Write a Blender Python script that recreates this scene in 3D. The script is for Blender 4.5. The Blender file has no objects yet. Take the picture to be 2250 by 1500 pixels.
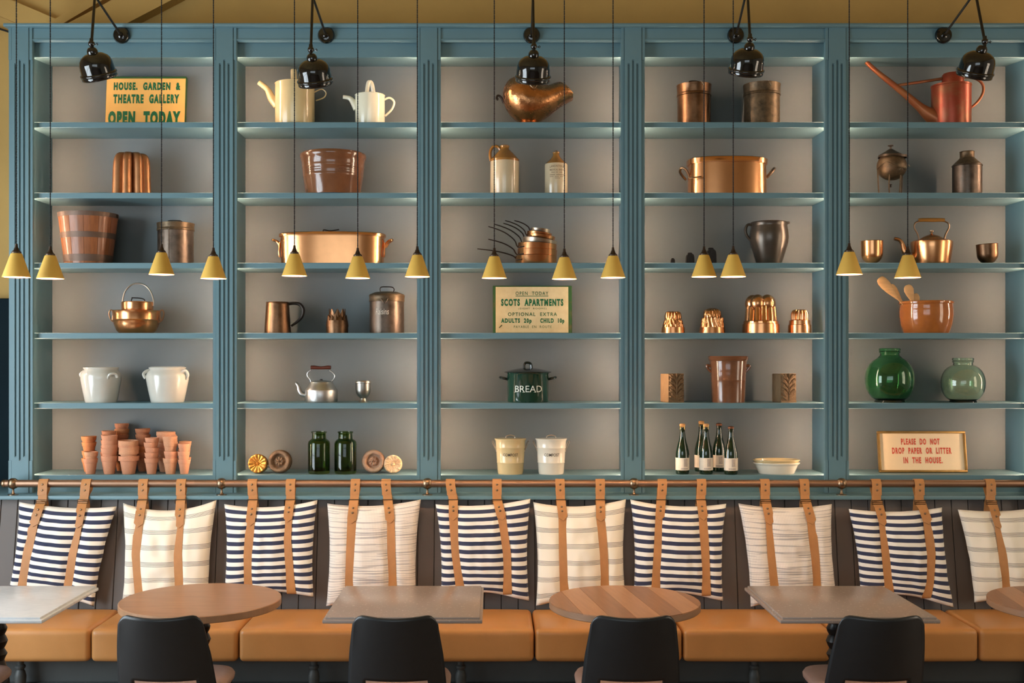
import bpy, bmesh, math, random
from mathutils import Vector, Matrix, noise as mnoise
random.seed(7)
PI = math.pi
S = bpy.context.scene
COL = S.collection

# ------------------------------------------------------------------ camera
CAMZ, F, CX, CY = 1.88, 2450.0, 1085.0, 788.0       # eye height, focal length (px of a 2250 px wide frame), principal point
cd = bpy.data.cameras.new('camera'); cam = bpy.data.objects.new('camera', cd); COL.objects.link(cam)
cam.location = (0, 0, CAMZ); cam.rotation_euler = (PI/2, 0, 0)
cd.sensor_width = 36; cd.lens = 36*F/2250; cd.shift_x = (1125-CX)/2250; cd.shift_y = (CY-750)/2250
cd.clip_start = 0.05; cd.clip_end = 100
S.camera = cam
# ------------------------------------------------------------------ light
w = bpy.data.worlds.new('world'); S.world = w; w.use_nodes = True
w.node_tree.nodes['Background'].inputs[0].default_value = (0.75, 0.86, 1.0, 1)
w.node_tree.nodes['Background'].inputs[1].default_value = 0.6
def area(name, loc, rot, sx, sy, power, col):
    d = bpy.data.lights.new(name, 'AREA'); d.shape = 'RECTANGLE'; d.size = sx; d.size_y = sy; d.energy = power; d.color = col
    o = bpy.data.objects.new(name, d); COL.objects.link(o); o.location = loc; o.rotation_euler = rot; return o
# daylight standing in the room's window openings
area('daylight_left', (-4.52, 3.7, 1.85), (0, -PI/2, 0), 2.9, 2.8, 250, (0.82, 0.93, 1.0))
area('daylight_right', (5.62, 3.7, 2.25), (0, PI/2, 0), 2.7, 1.5, 62, (1.0, 0.80, 0.58))
area('daylight_rear', (-1.2, -3.42, 2.6), (PI/2, 0, 0), 5.6, 2.4, 84, (0.84, 0.95, 1.0))
vs = S.view_settings
vs.view_transform = 'Standard'; vs.look = 'None'; vs.exposure = 0.24; vs.gamma = 1.0; vs.use_curve_mapping = False

# ------------------------------------------------------------------ helpers
def PX(px, Y): return (px-CX)*Y/F
def PZ(py, Y): return CAMZ-(py-CY)*Y/F
def lin(c):
    c /= 255.0
    return c/12.92 if c <= .04045 else ((c+.055)/1.055)**2.4
def C(r, g, b): return (lin(r), lin(g), lin(b), 1)

class MB:
    def __init__(s): s.v = []; s.f = []
    def add(s, vs, fs):
        o = len(s.v); s.v += [tuple(v) for v in vs]; s.f += [tuple(i+o for i in f) for f in fs]; return s
    def box(s, x0, x1, y0, y1, z0, z1, bev=0, seg=1, M=None):
        bm = bmesh.new(); bmesh.ops.create_cube(bm, size=1)
        for v in bm.verts: v.co = Vector(((x0+x1)/2+v.co.x*(x1-x0), (y0+y1)/2+v.co.y*(y1-y0), (z0+z1)/2+v.co.z*(z1-z0)))
        if bev: bmesh.ops.bevel(bm, geom=bm.edges[:], offset=bev, segments=seg, profile=.5, affect='EDGES')
        if M: bm.transform(M)
        bm.verts.index_update()
        s.add([v.co for v in bm.verts], [[v.index for v in f.verts] for f in bm.faces]); bm.free(); return s
    def lathe(s, prof, seg=36, sx=1, sy=1, rf=None, M=None, c=(0, 0, 0)):
        vs, fs, rings = [], [], []
        for i, (r, z) in enumerate(prof):
            if r <= 1e-7: rings.append([len(vs)]); vs.append(Vector((0, 0, z)))
            else:
                ring = []
                for k in range(seg):
                    a = 2*PI*k/seg; rr = rf(a, r, z, i) if rf else r
                    ring.append(len(vs)); vs.append(Vector((rr*math.cos(a)*sx, rr*math.sin(a)*sy, z)))
                rings.append(ring)
        for a, b in zip(rings, rings[1:]):
            if len(a) == 1 and len(b) == 1: continue
            for k in range(seg):
                k2 = (k+1) % seg
                if len(a) == 1: fs.append((a[0], b[k2], b[k]))
                elif len(b) == 1: fs.append((a[k], a[k2], b[0]))
                else: fs.append((a[k], a[k2], b[k2], b[k]))
        if M: vs = [M @ v for v in vs]
        return s.add([v+Vector(c) for v in vs], fs)
    def tube(s, pts, r, n=8, closed=False, k=0, flat=1.0, ref=None):
        pts = [Vector(p) for p in pts]; rs = r if isinstance(r, (list, tuple)) else [r]*len(pts)
        if k: pts, rs = smooth_path(pts, rs, k, closed)
        N = len(pts); vs = []; fs = []; up = None
        for i in range(N):
            a = pts[(i-1) % N] if (closed or i) else pts[0]; b = pts[(i+1) % N] if (closed or i < N-1) else pts[-1]
            t = (b-a).normalized()
            if ref is not None: u = (Vector(ref)-t*t.dot(Vector(ref))).normalized()
            elif up is None:
                u = t.orthogonal().normalized()
            else: u = (up-t*t.dot(up)).normalized()
            up = u; w_ = t.cross(u)
            for j in range(n):
                an = 2*PI*j/n; vs.append(pts[i]+u*(math.cos(an)*rs[i])+w_*(math.sin(an)*rs[i]*flat))
        M_ = N if closed else N-1
        for i in range(M_):
            for j in range(n):
                a, b = i*n+j, i*n+(j+1) % n; c, d = ((i+1) % N)*n+(j+1) % n, ((i+1) % N)*n+j
                fs.append((a, b, c, d))
        if not closed: fs.append(tuple(range(n))); fs.append(tuple((N-1)*n+j for j in reversed(range(n))))
        return s.add(vs, fs)
    def ribbon(s, pts, wid, th, nrm=None, k=0):
        """flat strap along pts; wid scalar or list; width direction lies in the XZ plane across the path"""
        pts = [Vector(p) for p in pts]; ws = wid if isinstance(wid, (list, tuple)) else [wid]*len(pts)
        if k: pts, ws = smooth_path(pts, ws, k, False)
        N = len(pts); vs = []; fs = []; W0 = Vector((1, 0, 0))
        for i in range(N):
            t = (pts[min(i+1, N-1)]-pts[max(i-1, 0)]).normalized()
            W = (W0-t*t.dot(W0)).normalized(); n_ = t.cross(W)
            h = ws[i]/2
            for sx, sn in ((-1, -1), (1, -1), (1, 1), (-1, 1)): vs.append(pts[i]+W*(h*sx)+n_*(th/2*sn))
        for i in range(N-1):
            for j in range(4): fs.append((i*4+j, i*4+(j+1) % 4, (i+1)*4+(j+1) % 4, (i+1)*4+j))
        fs.append((0, 1, 2, 3)); fs.append(((N-1)*4+3, (N-1)*4+2, (N-1)*4+1, (N-1)*4))
        return s.add(vs, fs)
    def grid(s, fn, nu, nv, wrap=False):
        vs = [fn(i/nu, j/nv) for j in range(nv+1) for i in range(nu+(0 if wrap else 1))]; W = nu+(0 if wrap else 1); fs = []
        for j in range(nv):
            for i in range(nu):
                i2 = (i+1) % W if wrap else i+1
                fs.append((j*W+i, j*W+i2, (j+1)*W+i2, (j+1)*W+i))
        return s.add(vs, fs)
    def sphere(s, c, r, seg=16, rings=10, sx=1, sy=1, sz=1):
        return s.lathe([(r*math.sin(PI*i/rings), -r*math.cos(PI*i/rings)*sz) if 0 < i < rings else (0, (-r if i == 0 else r)*sz) for i in range(rings+1)], seg, sx, sy, c=c)
    def prism(s, poly, y0, y1):
        """polygon given in XZ, extruded along Y"""
        n = len(poly); vs = [(x, y0, z) for x, z in poly]+[(x, y1, z) for x, z in poly]
        fs = [tuple(range(n)), tuple(range(2*n-1, n-1, -1))]+[(i, i+n, (i+1) % n+n, (i+1) % n) for i in range(n)]
        return s.add(vs, fs)
    def cells(s, xs, zs, y0, depth, yb):
        """stepped front face: cell (i,j) lies depth(xm,zm) behind y0; closed by sides back to yb"""
        D = [[depth((xs[i]+xs[i+1])/2, (zs[j]+zs[j+1])/2) for j in range(len(zs)-1)] for i in range(len(xs)-1)]
        nx, nz = len(xs)-1, len(zs)-1
        def quad(p): s.add(p, [(0, 1, 2, 3)])
        for i in range(nx):
            for j in range(nz):
                y = y0+D[i][j]
                quad([(xs[i], y, zs[j]), (xs[i+1], y, zs[j]), (xs[i+1], y, zs[j+1]), (xs[i], y, zs[j+1])])
                yl = y0+D[i-1][j] if i else yb
                if yl != y: quad([(xs[i], yl, zs[j]), (xs[i], y, zs[j]), (xs[i], y, zs[j+1]), (xs[i], yl, zs[j+1])])
                if i == nx-1: quad([(xs[i+1], y, zs[j]), (xs[i+1], yb, zs[j]), (xs[i+1], yb, zs[j+1]), (xs[i+1], y, zs[j+1])])
                yd = y0+D[i][j-1] if j else yb
                if yd != y: quad([(xs[i], yd, zs[j]), (xs[i+1], yd, zs[j]), (xs[i+1], y, zs[j]), (xs[i], y, zs[j])])
                if j == nz-1: quad([(xs[i], y, zs[j+1]), (xs[i+1], y, zs[j+1]), (xs[i+1], yb, zs[j+1]), (xs[i], yb, zs[j+1])])
        return s

def smooth_path(pts, rs, k, closed):
    out, ro = [], []; N = len(pts)
    for i in range(N if closed else N-1):
        g = lambda j: pts[j % N] if closed else pts[max(0, min(N-1, j))]
        p0, p1, p2, p3 = g(i-1), g(i), g(i+1), g(i+2)
        for q in range(k):
            t = q/k
            out.append(.5*((2*p1)+(p2-p0)*t+(2*p0-5*p1+4*p2-p3)*t*t+(3*p1-p0-3*p2+p3)*t**3))
            ro.append(rs[i]*(1-t)+rs[(i+1) % N]*t)
    if not closed: out.append(pts[-1]); ro.append(rs[-1])
    return out, ro

def build(mb, name, m, parent=None, loc=None, sharp=40, weld=True, recalc=True, rot=None):
    me = bpy.data.meshes.new(name); me.from_pydata(mb.v, [], mb.f)
    bm = bmesh.new(); bm.from_mesh(me)
    if weld: bmesh.ops.remove_doubles(bm, verts=bm.verts[:], dist=1e-5)
    if recalc: bmesh.ops.recalc_face_normals(bm, faces=bm.faces[:])
    bm.to_mesh(me); bm.free()
    me.polygons.foreach_set('use_smooth', [True]*len(me.polygons)); me.set_sharp_from_angle(angle=math.radians(sharp))
    me.materials.append(m)
    return link(name, me, parent, loc, rot)
def link(name, me, parent=None, loc=None, rot=None):
    o = bpy.data.objects.new(name, me); COL.objects.link(o); o.parent = parent
    if loc is not None: o.location = loc
    if rot is not None: o.rotation_euler = rot
    return o
def tag(o, label=None, cat=None, group=None, kind=None):
    if label: o['label'] = label
    if cat: o['category'] = cat
    if group: o['group'] = group
    if kind: o['kind'] = kind
    return o
def thing(name, label, cat, loc=(0, 0, 0), rot=(0, 0, 0), group=None):
    o = bpy.data.objects.new(name, None); COL.objects.link(o); o.location = loc; o.rotation_euler = rot; o.empty_display_size = .05
    return tag(o, label, cat, group)
def dup(root, loc, rot=None, label=None, group=None):
    r = root.copy(); COL.objects.link(r); r.location = loc
    if rot is not None: r.rotation_euler = rot
    if label: r['label'] = label
    if group: r['group'] = group
    for ch in root.children:
        c = ch.copy(); COL.objects.link(c); c.parent = r
        for g in ch.children:
            d = g.copy(); COL.objects.link(d); d.parent = c
    return r

# ------------------------------------------------------------------ materials
def mat(name, col, rough=.5, metal=0.0, var=0.0, vscale=8.0, bump=0.0, bscale=60.0, spec=.5, coat=0.0, trans=0.0, ior=1.45,
        emit=None, estr=0.0, col2=None, stretch=(1, 1, 1), rvar=0.0, sheen=0.0, thr=None):
    m = bpy.data.materials.new(name); m.use_nodes = True; nt = m.node_tree; b = nt.nodes['Principled BSDF']; L = nt.links.new
    b.inputs['Base Color'].default_value = col; b.inputs['Roughness'].default_value = rough; b.inputs['Metallic'].default_value = metal
    b.inputs['Specular IOR Level'].default_value = spec; b.inputs['Coat Weight'].default_value = coat; b.inputs['Coat Roughness'].default_value = .08
    b.inputs['Transmission Weight'].default_value = trans; b.inputs['IOR'].default_value = ior
    b.inputs['Sheen Weight'].default_value = sheen
    if emit: b.inputs['Emission Color'].default_value = emit; b.inputs['Emission Strength'].default_value = estr
    tc = nt.nodes.new('ShaderNodeTexCoord'); mp = nt.nodes.new('ShaderNodeMapping'); mp.inputs['Scale'].default_value = stretch
    L(tc.outputs['Object'], mp.inputs['Vector'])
    if var or col2 or rvar:
        n = nt.nodes.new('ShaderNodeTexNoise'); n.inputs['Scale'].default_value = vscale; n.inputs['Detail'].default_value = 5; n.inputs['Roughness'].default_value = .6
        L(mp.outputs[0], n.inputs['Vector'])
        if var or col2:
            r = nt.nodes.new('ShaderNodeValToRGB'); lo, hi = thr or (.3, .7); r.color_ramp.elements[0].position = lo; r.color_ramp.elements[1].position = hi
            c2 = col2 or tuple(min(1, c*(1+var)) for c in col[:3])+(1,)
            c1 = col if col2 else tuple(c*(1-var) for c in col[:3])+(1,)
            r.color_ramp.elements[0].color = c1; r.color_ramp.elements[1].color = c2
            L(n.outputs['Fac'], r.inputs['Fac']); L(r.outputs['Color'], b.inputs['Base Color'])
        if rvar:
            mr = nt.nodes.new('ShaderNodeMapRange'); mr.inputs['To Min'].default_value = max(.02, rough-rvar); mr.inputs['To Max'].default_value = rough+rvar
            mr.inputs['From Min'].default_value = .3; mr.inputs['From Max'].default_value = .7
            L(n.outputs['Fac'], mr.inputs['Value']); L(mr.outputs[0], b.inputs['Roughness'])
    if bump:
        n2 = nt.nodes.new('ShaderNodeTexNoise'); n2.inputs['Scale'].default_value = bscale; n2.inputs['Detail'].default_value = 4
        L(mp.outputs[0], n2.inputs['Vector'])
        bp = nt.nodes.new('ShaderNodeBump'); bp.inputs['Strength'].default_value = bump; bp.inputs['Distance'].default_value = .004
        L(n2.outputs['Fac'], bp.inputs['Height']); L(bp.outputs[0], b.inputs['Normal'])
    return m

M = {}
M['blue'] = mat('blue_paint', C(97, 130, 140), .42, var=.05, vscale=3, bump=.05, bscale=40)
M['taupe'] = mat('taupe_board', C(99, 109, 112), .6, var=.03, vscale=2, bump=.05, bscale=200)
M['ochre'] = mat('ochre_plaster', C(192, 158, 94), .85, var=.07, vscale=2.5, bump=.25, bscale=30)
M['teal_dark'] = mat('dark_teal_paint', C(8, 28, 36), .8, spec=.2, var=.08, vscale=3)
M['panel'] = mat('mushroom_paint', C(98, 90, 86), .5, var=.05, vscale=3, bump=.05, bscale=50)
M['plinth'] = mat('dark_grey_paint', C(66, 70, 70), .5, var=.06)
M['floor'] = mat('floor_boards', C(120, 90, 62), .5, var=.2, vscale=4, stretch=(8, 1, 1))
M['plaster'] = mat('pale_plaster', C(206, 196, 176), .9, var=.03)
M['ceil'] = mat('ceiling_ochre', C(190, 160, 100), .9, var=.05)
M['wframe'] = mat('window_frame_paint', C(220, 216, 206), .5)
M['led'] = mat('led_strip', (0, 0, 0, 1), .5, emit=(1.0, .63, .41, 1), estr=245.0)
M['bulb'] = mat('lamp_bulb', (1, 1, 1, 1), .5, emit=(1.0, .66, .38, 1), estr=640.0)
M['leather'] = mat('tan_leather', C(188, 133, 77), .36, var=.10, vscale=3, bump=.12, bscale=220, rvar=.06)
M['strap'] = mat('strap_leather', C(182, 128, 78), .45, var=.12, vscale=12, bump=.15, bscale=180)
M['brass'] = mat('aged_brass', C(146, 122, 98), .33, 1.0, var=.12, vscale=14)
M['rod'] = mat('bronze_rod', C(162, 130, 108), .44, 1.0, var=.12, vscale=6, stretch=(.3, 1, 1))
M['buckle'] = mat('dark_brass', C(120, 100, 78), .35, 1.0)
M['yellow'] = mat('yellow_enamel', C(224, 181, 86), .6, var=.03, bump=.03, bscale=150)
M['shade_in'] = mat('copper_lining', C(206, 150, 124), .4, .2)
M['bronze'] = mat('bronze_cap', C(70, 58, 50), .4, .8)
M['cord'] = mat('twisted_flex', C(26, 28, 30), .8)
M['black_gloss'] = mat('black_enamel', C(10, 12, 13), .09, spec=.6, coat=.5)
M['black_satin'] = mat('black_satin', C(16, 17, 18), .35)
M['chair'] = mat('chair_black', C(36, 40, 43), .32, var=.06, vscale=20)
M['chair_seat'] = mat('seat_pad', C(142, 118, 110), .55, var=.1, vscale=14, bump=.1)
M['copper'] = mat('polished_copper', C(220, 160, 111), .25, 1.0, var=.07, vscale=10, bump=.03, bscale=40)
M['copper_h'] = mat('hammered_copper', C(206, 146, 98), .27, 1.0, var=.22, vscale=14, bump=.45, bscale=70, rvar=.08)
M['copper_d'] = mat('old_copper', C(116, 87, 64), .38, 1.0, var=.35, vscale=16, bump=.2, bscale=60, rvar=.1)
M['copper_b'] = mat('brown_copper', C(170, 120, 82), .42, .85, var=.12, vscale=16, bump=.1, bscale=60)
M['tin'] = mat('tarnished_tin', C(94, 82, 72), .40, .85, var=.35, vscale=22, bump=.25, bscale=50, rvar=.12)
M['tin_rust'] = mat('rusty_tin', C(92, 76, 56), .45, .6, var=.5, vscale=26, bump=.3, bscale=60)
M['tinned'] = mat('tinned_lining', C(190, 180, 164), .30, 1.0, var=.15, vscale=20)
M['iron'] = mat('black_iron', C(46, 40, 36), .45, .7, var=.2)
M['iron_d'] = mat('cast_iron', C(24, 22, 21), .55, .3, var=.3, vscale=60, bump=.4, bscale=120)
M['alu'] = mat('aluminium', C(190, 190, 188), .36, 1.0, var=.06, vscale=20, stretch=(1, 1, 4))
M['pewter'] = mat('pewter', C(160, 158, 150), .34, 1.0, var=.12, vscale=24)
M['cream'] = mat('cream_enamel', C(208, 188, 142), .22, var=.05, vscale=5, coat=.4)
M['cream_w'] = mat('white_enamel', C(238, 232, 208), .2, var=.03, vscale=5, coat=.4)
M['creamglaze'] = mat('cream_glaze', C(232, 224, 206), .18, var=.05, vscale=6, coat=.5)
M['whiteglaze'] = mat('white_glaze', C(200, 198, 188), .2, var=.05, vscale=7, coat=.5, bump=.06, bscale=30)
M['stonecream'] = mat('stoneware_cream', C(190, 176, 148), .2, var=.06, vscale=6, coat=.5)
M['stonetan'] = mat('stoneware_tan', C(140, 98, 42), .2, var=.12, vscale=10, coat=.5)
M['brownglaze'] = mat('brown_salt_glaze', C(110, 72, 48), .18, var=.18, vscale=10, coat=.5, bump=.06, bscale=90)
M['orangeglaze'] = mat('orange_glaze', C(160, 96, 46), .12, var=.16, vscale=12, coat=.6)
M['darkglaze'] = mat('dark_metal_glaze', C(90, 82, 74), .30, .7, var=.14, vscale=9, bump=.06, bscale=40)
M['terra'] = mat('terracotta', C(200, 140, 108), .85, var=.12, vscale=14, bump=.15, bscale=90)
M['terra2'] = mat('terracotta_pale', C(208, 160, 126), .85, col2=C(190, 128, 92), vscale=16, bump=.15, bscale=90)
M['terra3'] = mat('terracotta_dark', C(150, 96, 70), .85, col2=C(186, 122, 84), vscale=12, bump=.15, bscale=90)
M['terra4'] = mat('terracotta_orange', C(188, 122, 76), .85, var=.12, vscale=12, bump=.15, bscale=90)
M['redcan'] = mat('worn_red_paint', C(146, 64, 42), .34, col2=C(136, 98, 66), vscale=9, thr=(.45, .75), bump=.15, bscale=60, metal=.5)
M['redspout'] = mat('worn_red_spout', C(146, 78, 50), .34, col2=C(150, 100, 64), vscale=12, bump=.1, metal=.5)
M['oak'] = mat('bucket_oak', C(142, 86, 50), .42, var=.2, vscale=6, stretch=(9, 9, .8), coat=.25)
M['hoop'] = mat('hoop_iron', C(104, 84, 72), .5, .5, var=.15)
M['spoon'] = mat('spoon_beech', C(206, 164, 112), .6, var=.12, vscale=10, stretch=(1, 1, 6))
M['grip'] = mat('turned_grip', C(84, 38, 24), .4, var=.15, stretch=(6, 1, 1))
M['gilt'] = mat('gilded_plaster', C(186, 138, 68), .35, .7, var=.2, vscale=30)
M['carv1'] = mat('carved_brown', C(122, 96, 72), .8, var=.34, vscale=24, bump=.4, bscale=80)
M['carv2'] = mat('carved_grey', C(170, 146, 122), .8, col2=C(140, 100, 78), vscale=16, bump=.4, bscale=80)
M['carv3'] = mat('carved_cream', C(216, 192, 156), .75, col2=C(180, 140, 100), vscale=26, bump=.3, bscale=80)
M['stone'] = mat('carved_wood', C(122, 98, 70), .8, var=.16, vscale=12, stretch=(3, 3, 1), bump=.3, bscale=80)
M['glass_g'] = mat('green_glass', C(168, 230, 182), .03, trans=1.0, ior=1.46)
M['glass_p'] = mat('pale_green_glass', C(228, 246, 232), .03, trans=1.0, ior=1.46)
M['glass_d'] = mat('dark_green_glass', C(118, 150, 66), .04, trans=1.0, ior=1.46)
M['bottle'] = mat('bottle_glass', C(12, 34, 16), .05, spec=.6, coat=.6)
M['label'] = mat('paper_label', C(226, 214, 196), .7, var=.04, vscale=30)
M['print'] = mat('label_print', C(160, 148, 140), .8, col2=C(206, 194, 180), vscale=220)
M['cork'] = mat('cork', C(196, 146, 92), .8, var=.15, vscale=60)
M['rustcap'] = mat('brown_cap', C(120, 72, 44), .5, .3)
M['gold_wire'] = mat('gold_wire', C(200, 160, 90), .35, 1.0)
M['green_en'] = mat('green_enamel', C(14, 52, 40), .06, spec=.6, coat=.6)
M['green_enb'] = mat('black_green_enamel', C(8, 20, 18), .16, spec=.6, coat=.6)
M['txt_white'] = mat('white_lettering', C(214, 218, 210), .5)
M['txt_green'] = mat('green_lettering', C(16, 96, 56), .6)
M['sign_ink'] = mat('sign_ink', C(62, 100, 60), .7)
M['txt_red'] = mat('red_lettering', C(212, 84, 60), .6)
M['txt_black'] = mat('black_lettering', C(50, 46, 42), .6)
M['txt_brown'] = mat('brown_lettering', C(110, 96, 76), .6)
M['txt_pale'] = mat('pale_scratched_lettering', C(206, 196, 180), .6)
M['sign_or'] = mat('sign_orange', C(232, 178, 96), .6, var=.06, vscale=5)
M['sign_cr'] = mat('sign_cream', C(222, 204, 160), .6, col2=C(208, 186, 140), vscale=14, bump=.05)
M['sign_gr'] = mat('sign_green_edge', C(40, 84, 36), .6, col2=C(90, 84, 44), vscale=14, thr=(.5, .75))
M['paper'] = mat('sign_paper', C(238, 216, 178), .5, var=.03)
M['goldfr'] = mat('gilt_frame', C(158, 124, 70), .42, .7, var=.2, vscale=24)
M['marble'] = mat('pale_marble', C(204, 212, 220), .22, col2=C(222, 228, 234), vscale=16, stretch=(1, 4, 1))
M['bstone'] = mat('grey_brown_stone', C(150, 136, 128), .26, col2=C(196, 184, 174), vscale=60, thr=(.60, .74), bump=.02)
M['wood_t'] = mat('table_oak', C(160, 123, 94), .32, var=.14, vscale=5, stretch=(1, 10, 1))
M['wood_p1'] = mat('plank_light', C(172, 128, 94), .32, var=.10, vscale=5, stretch=(10, 1, 1))
M['wood_p2'] = mat('plank_mid', C(146, 106, 78), .32, var=.12, vscale=5, stretch=(10, 1, 1))
M['wood_e'] = mat('table_edge', C(150, 116, 90), .45, var=.14, vscale=8, stretch=(1, 1, 5))

def uvmat(name, kind):
    """woven cushion cloth; the weave pattern follows the cloth through its UV map"""
    m = bpy.data.materials.new(name); m.use_nodes = True; nt = m.node_tree; b = nt.nodes['Principled BSDF']; L = nt.links.new; N = nt.nodes.new
    b.inputs['Roughness'].default_value = .9; b.inputs['Sheen Weight'].default_value = .15; b.inputs['Specular IOR Level'].default_value = .2
    tc = N('ShaderNodeTexCoord'); sp = N('ShaderNodeSeparateXYZ'); L(tc.outputs['UV'], sp.inputs[0])
    def mth(op, a, bb=None):
        n = N('ShaderNodeMath'); n.operation = op
        for i, q in enumerate((a, bb)):
            if q is None: continue
            if isinstance(q, (int, float)): n.inputs[i].default_value = q
            else: L(q, n.inputs[i])
        return n.outputs[0]
    def mix(fac, c1, c2):
        n = N('ShaderNodeMix'); n.data_type = 'RGBA'
        if isinstance(fac, (int, float)): n.inputs[0].default_value = fac
        else: L(fac, n.inputs[0])
        for i, q in ((6, c1), (7, c2)):
            if isinstance(q, tuple): n.inputs[i].default_value = q
            else: L(q, n.inputs[i])
        return n.outputs[2]
    u, v = sp.outputs[0], sp.outputs[1]
    white = C(240, 235, 225)
    if kind == 'stripe':
        t = mth('FRACT', mth('ADD', mth('MULTIPLY', v, 11.6), .42)); f = mth('LESS_THAN', t, .50)
        col = mix(f, white, C(54, 60, 84))
    elif kind == 'line':
        t = mth('FRACT', mth('ADD', mth('MULTIPLY', v, 6.2), .55))
        f = mth('MULTIPLY', mth('LESS_THAN', t, .27), mth('LESS_THAN', mth('FRACT', mth('DIVIDE', t, .078)), .36))
        col = mix(mth('MULTIPLY', f, .9), C(240, 231, 214), C(44, 44, 58))
    else:
        mp = N('ShaderNodeMapping'); mp.inputs['Scale'].default_value = (1.1, 64, 1); L(tc.outputs['UV'], mp.inputs[0])
        n = N('ShaderNodeTexNoise'); n.inputs['Scale'].default_value = 1.0; n.inputs['Detail'].default_value = 3; L(mp.outputs[0], n.inputs['Vector'])
        f = mth('GREATER_THAN', n.outputs['Fac'], .555)
        g = mth('LESS_THAN', mth('FRACT', mth('MULTIPLY', u, 60)), .3)
        h = mth('LESS_THAN', mth('FRACT', mth('MULTIPLY', v, 60)), .3)
        col = mix(mth('MULTIPLY', g, .30), C(238, 229, 218), C(170, 158, 156))
        col = mix(mth('MULTIPLY', h, .25), col, C(170, 158, 156))
        col = mix(mth('MULTIPLY', f, .5), col, C(96, 94, 104))
    L(col, b.inputs['Base Color'])
    n2 = N('ShaderNodeTexNoise'); n2.inputs['Scale'].default_value = 90; L(tc.outputs['UV'], n2.inputs['Vector'])
    bp = N('ShaderNodeBump'); bp.inputs['Strength'].default_value = .12; bp.inputs['Distance'].default_value = .003
    L(n2.outputs['Fac'], bp.inputs['Height']); L(bp.outputs[0], b.inputs['Normal'])
    return m
for k in ('stripe', 'line', 'check'): M['c_'+k] = uvmat('cushion_'+k, k)

# ------------------------------------------------------------------ lettering (flat print standing a hair proud of what carries it)
def text_geo(body, bold=0.0, shear=0.0, space=1.0):
    cu = bpy.data.curves.new('lettering', 'FONT'); cu.body = body; cu.offset = bold; cu.shear = shear; cu.space_character = space; cu.resolution_u = 3
    o = bpy.data.objects.new('lettering', cu); me = bpy.data.meshes.new_from_object(o)
    vs = [v.co.copy() for v in me.vertices]; fs = [tuple(p.vertices) for p in me.polygons]
    bpy.data.objects.remove(o); bpy.data.curves.remove(cu); bpy.data.meshes.remove(me)
    return vs, fs
def lettering(parent, body, x0, x1, z0, z1, y, m, bold=0.02, shear=0.0, R=None, space=1.0, ang=0.0, arc=0.0):
    vs, fs = text_geo(body, bold, shear, space)
    ax, bx = min(v.x for v in vs), max(v.x for v in vs); ay, by = min(v.y for v in vs), max(v.y for v in vs)
    out = []
    for v in vs:
        x = x0+(v.x-ax)/(bx-ax)*(x1-x0); z = z0+(v.y-ay)/(by-ay)*(z1-z0)
        if arc: q = (2*(x-x0)/(x1-x0)-1); z += arc*(1-q*q)
        if R:
            r = R(z) if callable(R) else R
            a = x/r+ang; out.append((r*math.sin(a), -r*math.cos(a), z))
        else: out.append((x, y, z))
    # one part for each word
    xs_ = [x0+(v.x-ax)/(bx-ax)*(x1-x0) for v in vs]
    iv = sorted((min(xs_[i] for i in f), max(xs_[i] for i in f), k) for k, f in enumerate(fs))
    words_, end = [], None
    for a, b, k in iv:
        if end is None or a-end > .28*(z1-z0): words_.append([])
        words_[-1].append(k); end = b if end is None else max(end, b)
    for wd_ in words_:
        ids = sorted({i for k in wd_ for i in fs[k]}); re_ = {i: n for n, i in enumerate(ids)}
        mb = MB(); mb.add([out[i] for i in ids], [tuple(re_[i] for i in fs[k]) for k in wd_])
        o = build(mb, 'lettering', m, parent, weld=False, recalc=False)
    return o
# ================================================================== the room
RX0, RX1, RY0, RY1, RZ = -4.4, 5.5, -3.3, 7.0, 5.1
def struct(name, mb, m, parent=None): return tag(build(mb, name, m, parent), kind='structure')
struct('floor', MB().box(RX0-.2, RX1+.2, RY0-.2, RY1+.2, -.1, 0), M['floor'])
struct('ceiling', MB().box(RX0-.2, RX1+.2, RY0-.2, RY1+.2, RZ, RZ+.1), M['ceil'])
struct('wall_back', MB().box(RX0-.2, RX1+.2, RY1, RY1+.15, 0, RZ), M['ochre'])
def wall_x(name, x0, x1, y0, y1, z0, z1, n, wname):
    mb = MB(); mb.box(x0, x1, RY0, y0, 0, RZ); mb.box(x0, x1, y1, RY1, 0, RZ); mb.box(x0, x1, y0, y1, 0, z0); mb.box(x0, x1, y0, y1, z1, RZ)
    struct(name, mb, M['plaster'])
    mb = MB(); xm = (x0+x1)/2
    for i in range(n+1):
        y = y0+(y1-y0)*i/n; mb.box(xm-.03, xm+.03, y-.03, y+.03, z0, z1)
    for k in range(4):
        z = z0+(z1-z0)*k/3; mb.box(xm-.025, xm+.025, y0, y1, z-.025, z+.025)
    struct(wname, mb, M['wframe'])
wall_x('wall_left', RX0-.1, RX0, 2.3, 5.1, .4, 3.3, 4, 'window_1')
wall_x('wall_right', RX1, RX1+.1, 2.95, 4.45, .9, 3.6, 2, 'window_2')
mb = MB(); y0, y1 = RY0-.1, RY0
mb.box(RX0, -3.8, y0, y1, 0, RZ); mb.box(1.6, RX1, y0, y1, 0, RZ); mb.box(-3.8, 1.6, y0, y1, 0, 1.4); mb.box(-3.8, 1.6, y0, y1, 3.8, RZ)
struct('wall_front', mb, M['plaster'])
mb = MB()
for i in range(8): x = -3.8+5.4*i/7; mb.box(x-.03, x+.03, y0+.02, y1-.02, 1.4, 3.8)
for z in (1.4, 2.6, 3.8): mb.box(-3.8, 1.6, y0+.03, y1-.03, z-.03, z+.03)
struct('window_3', mb, M['wframe'])
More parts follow.
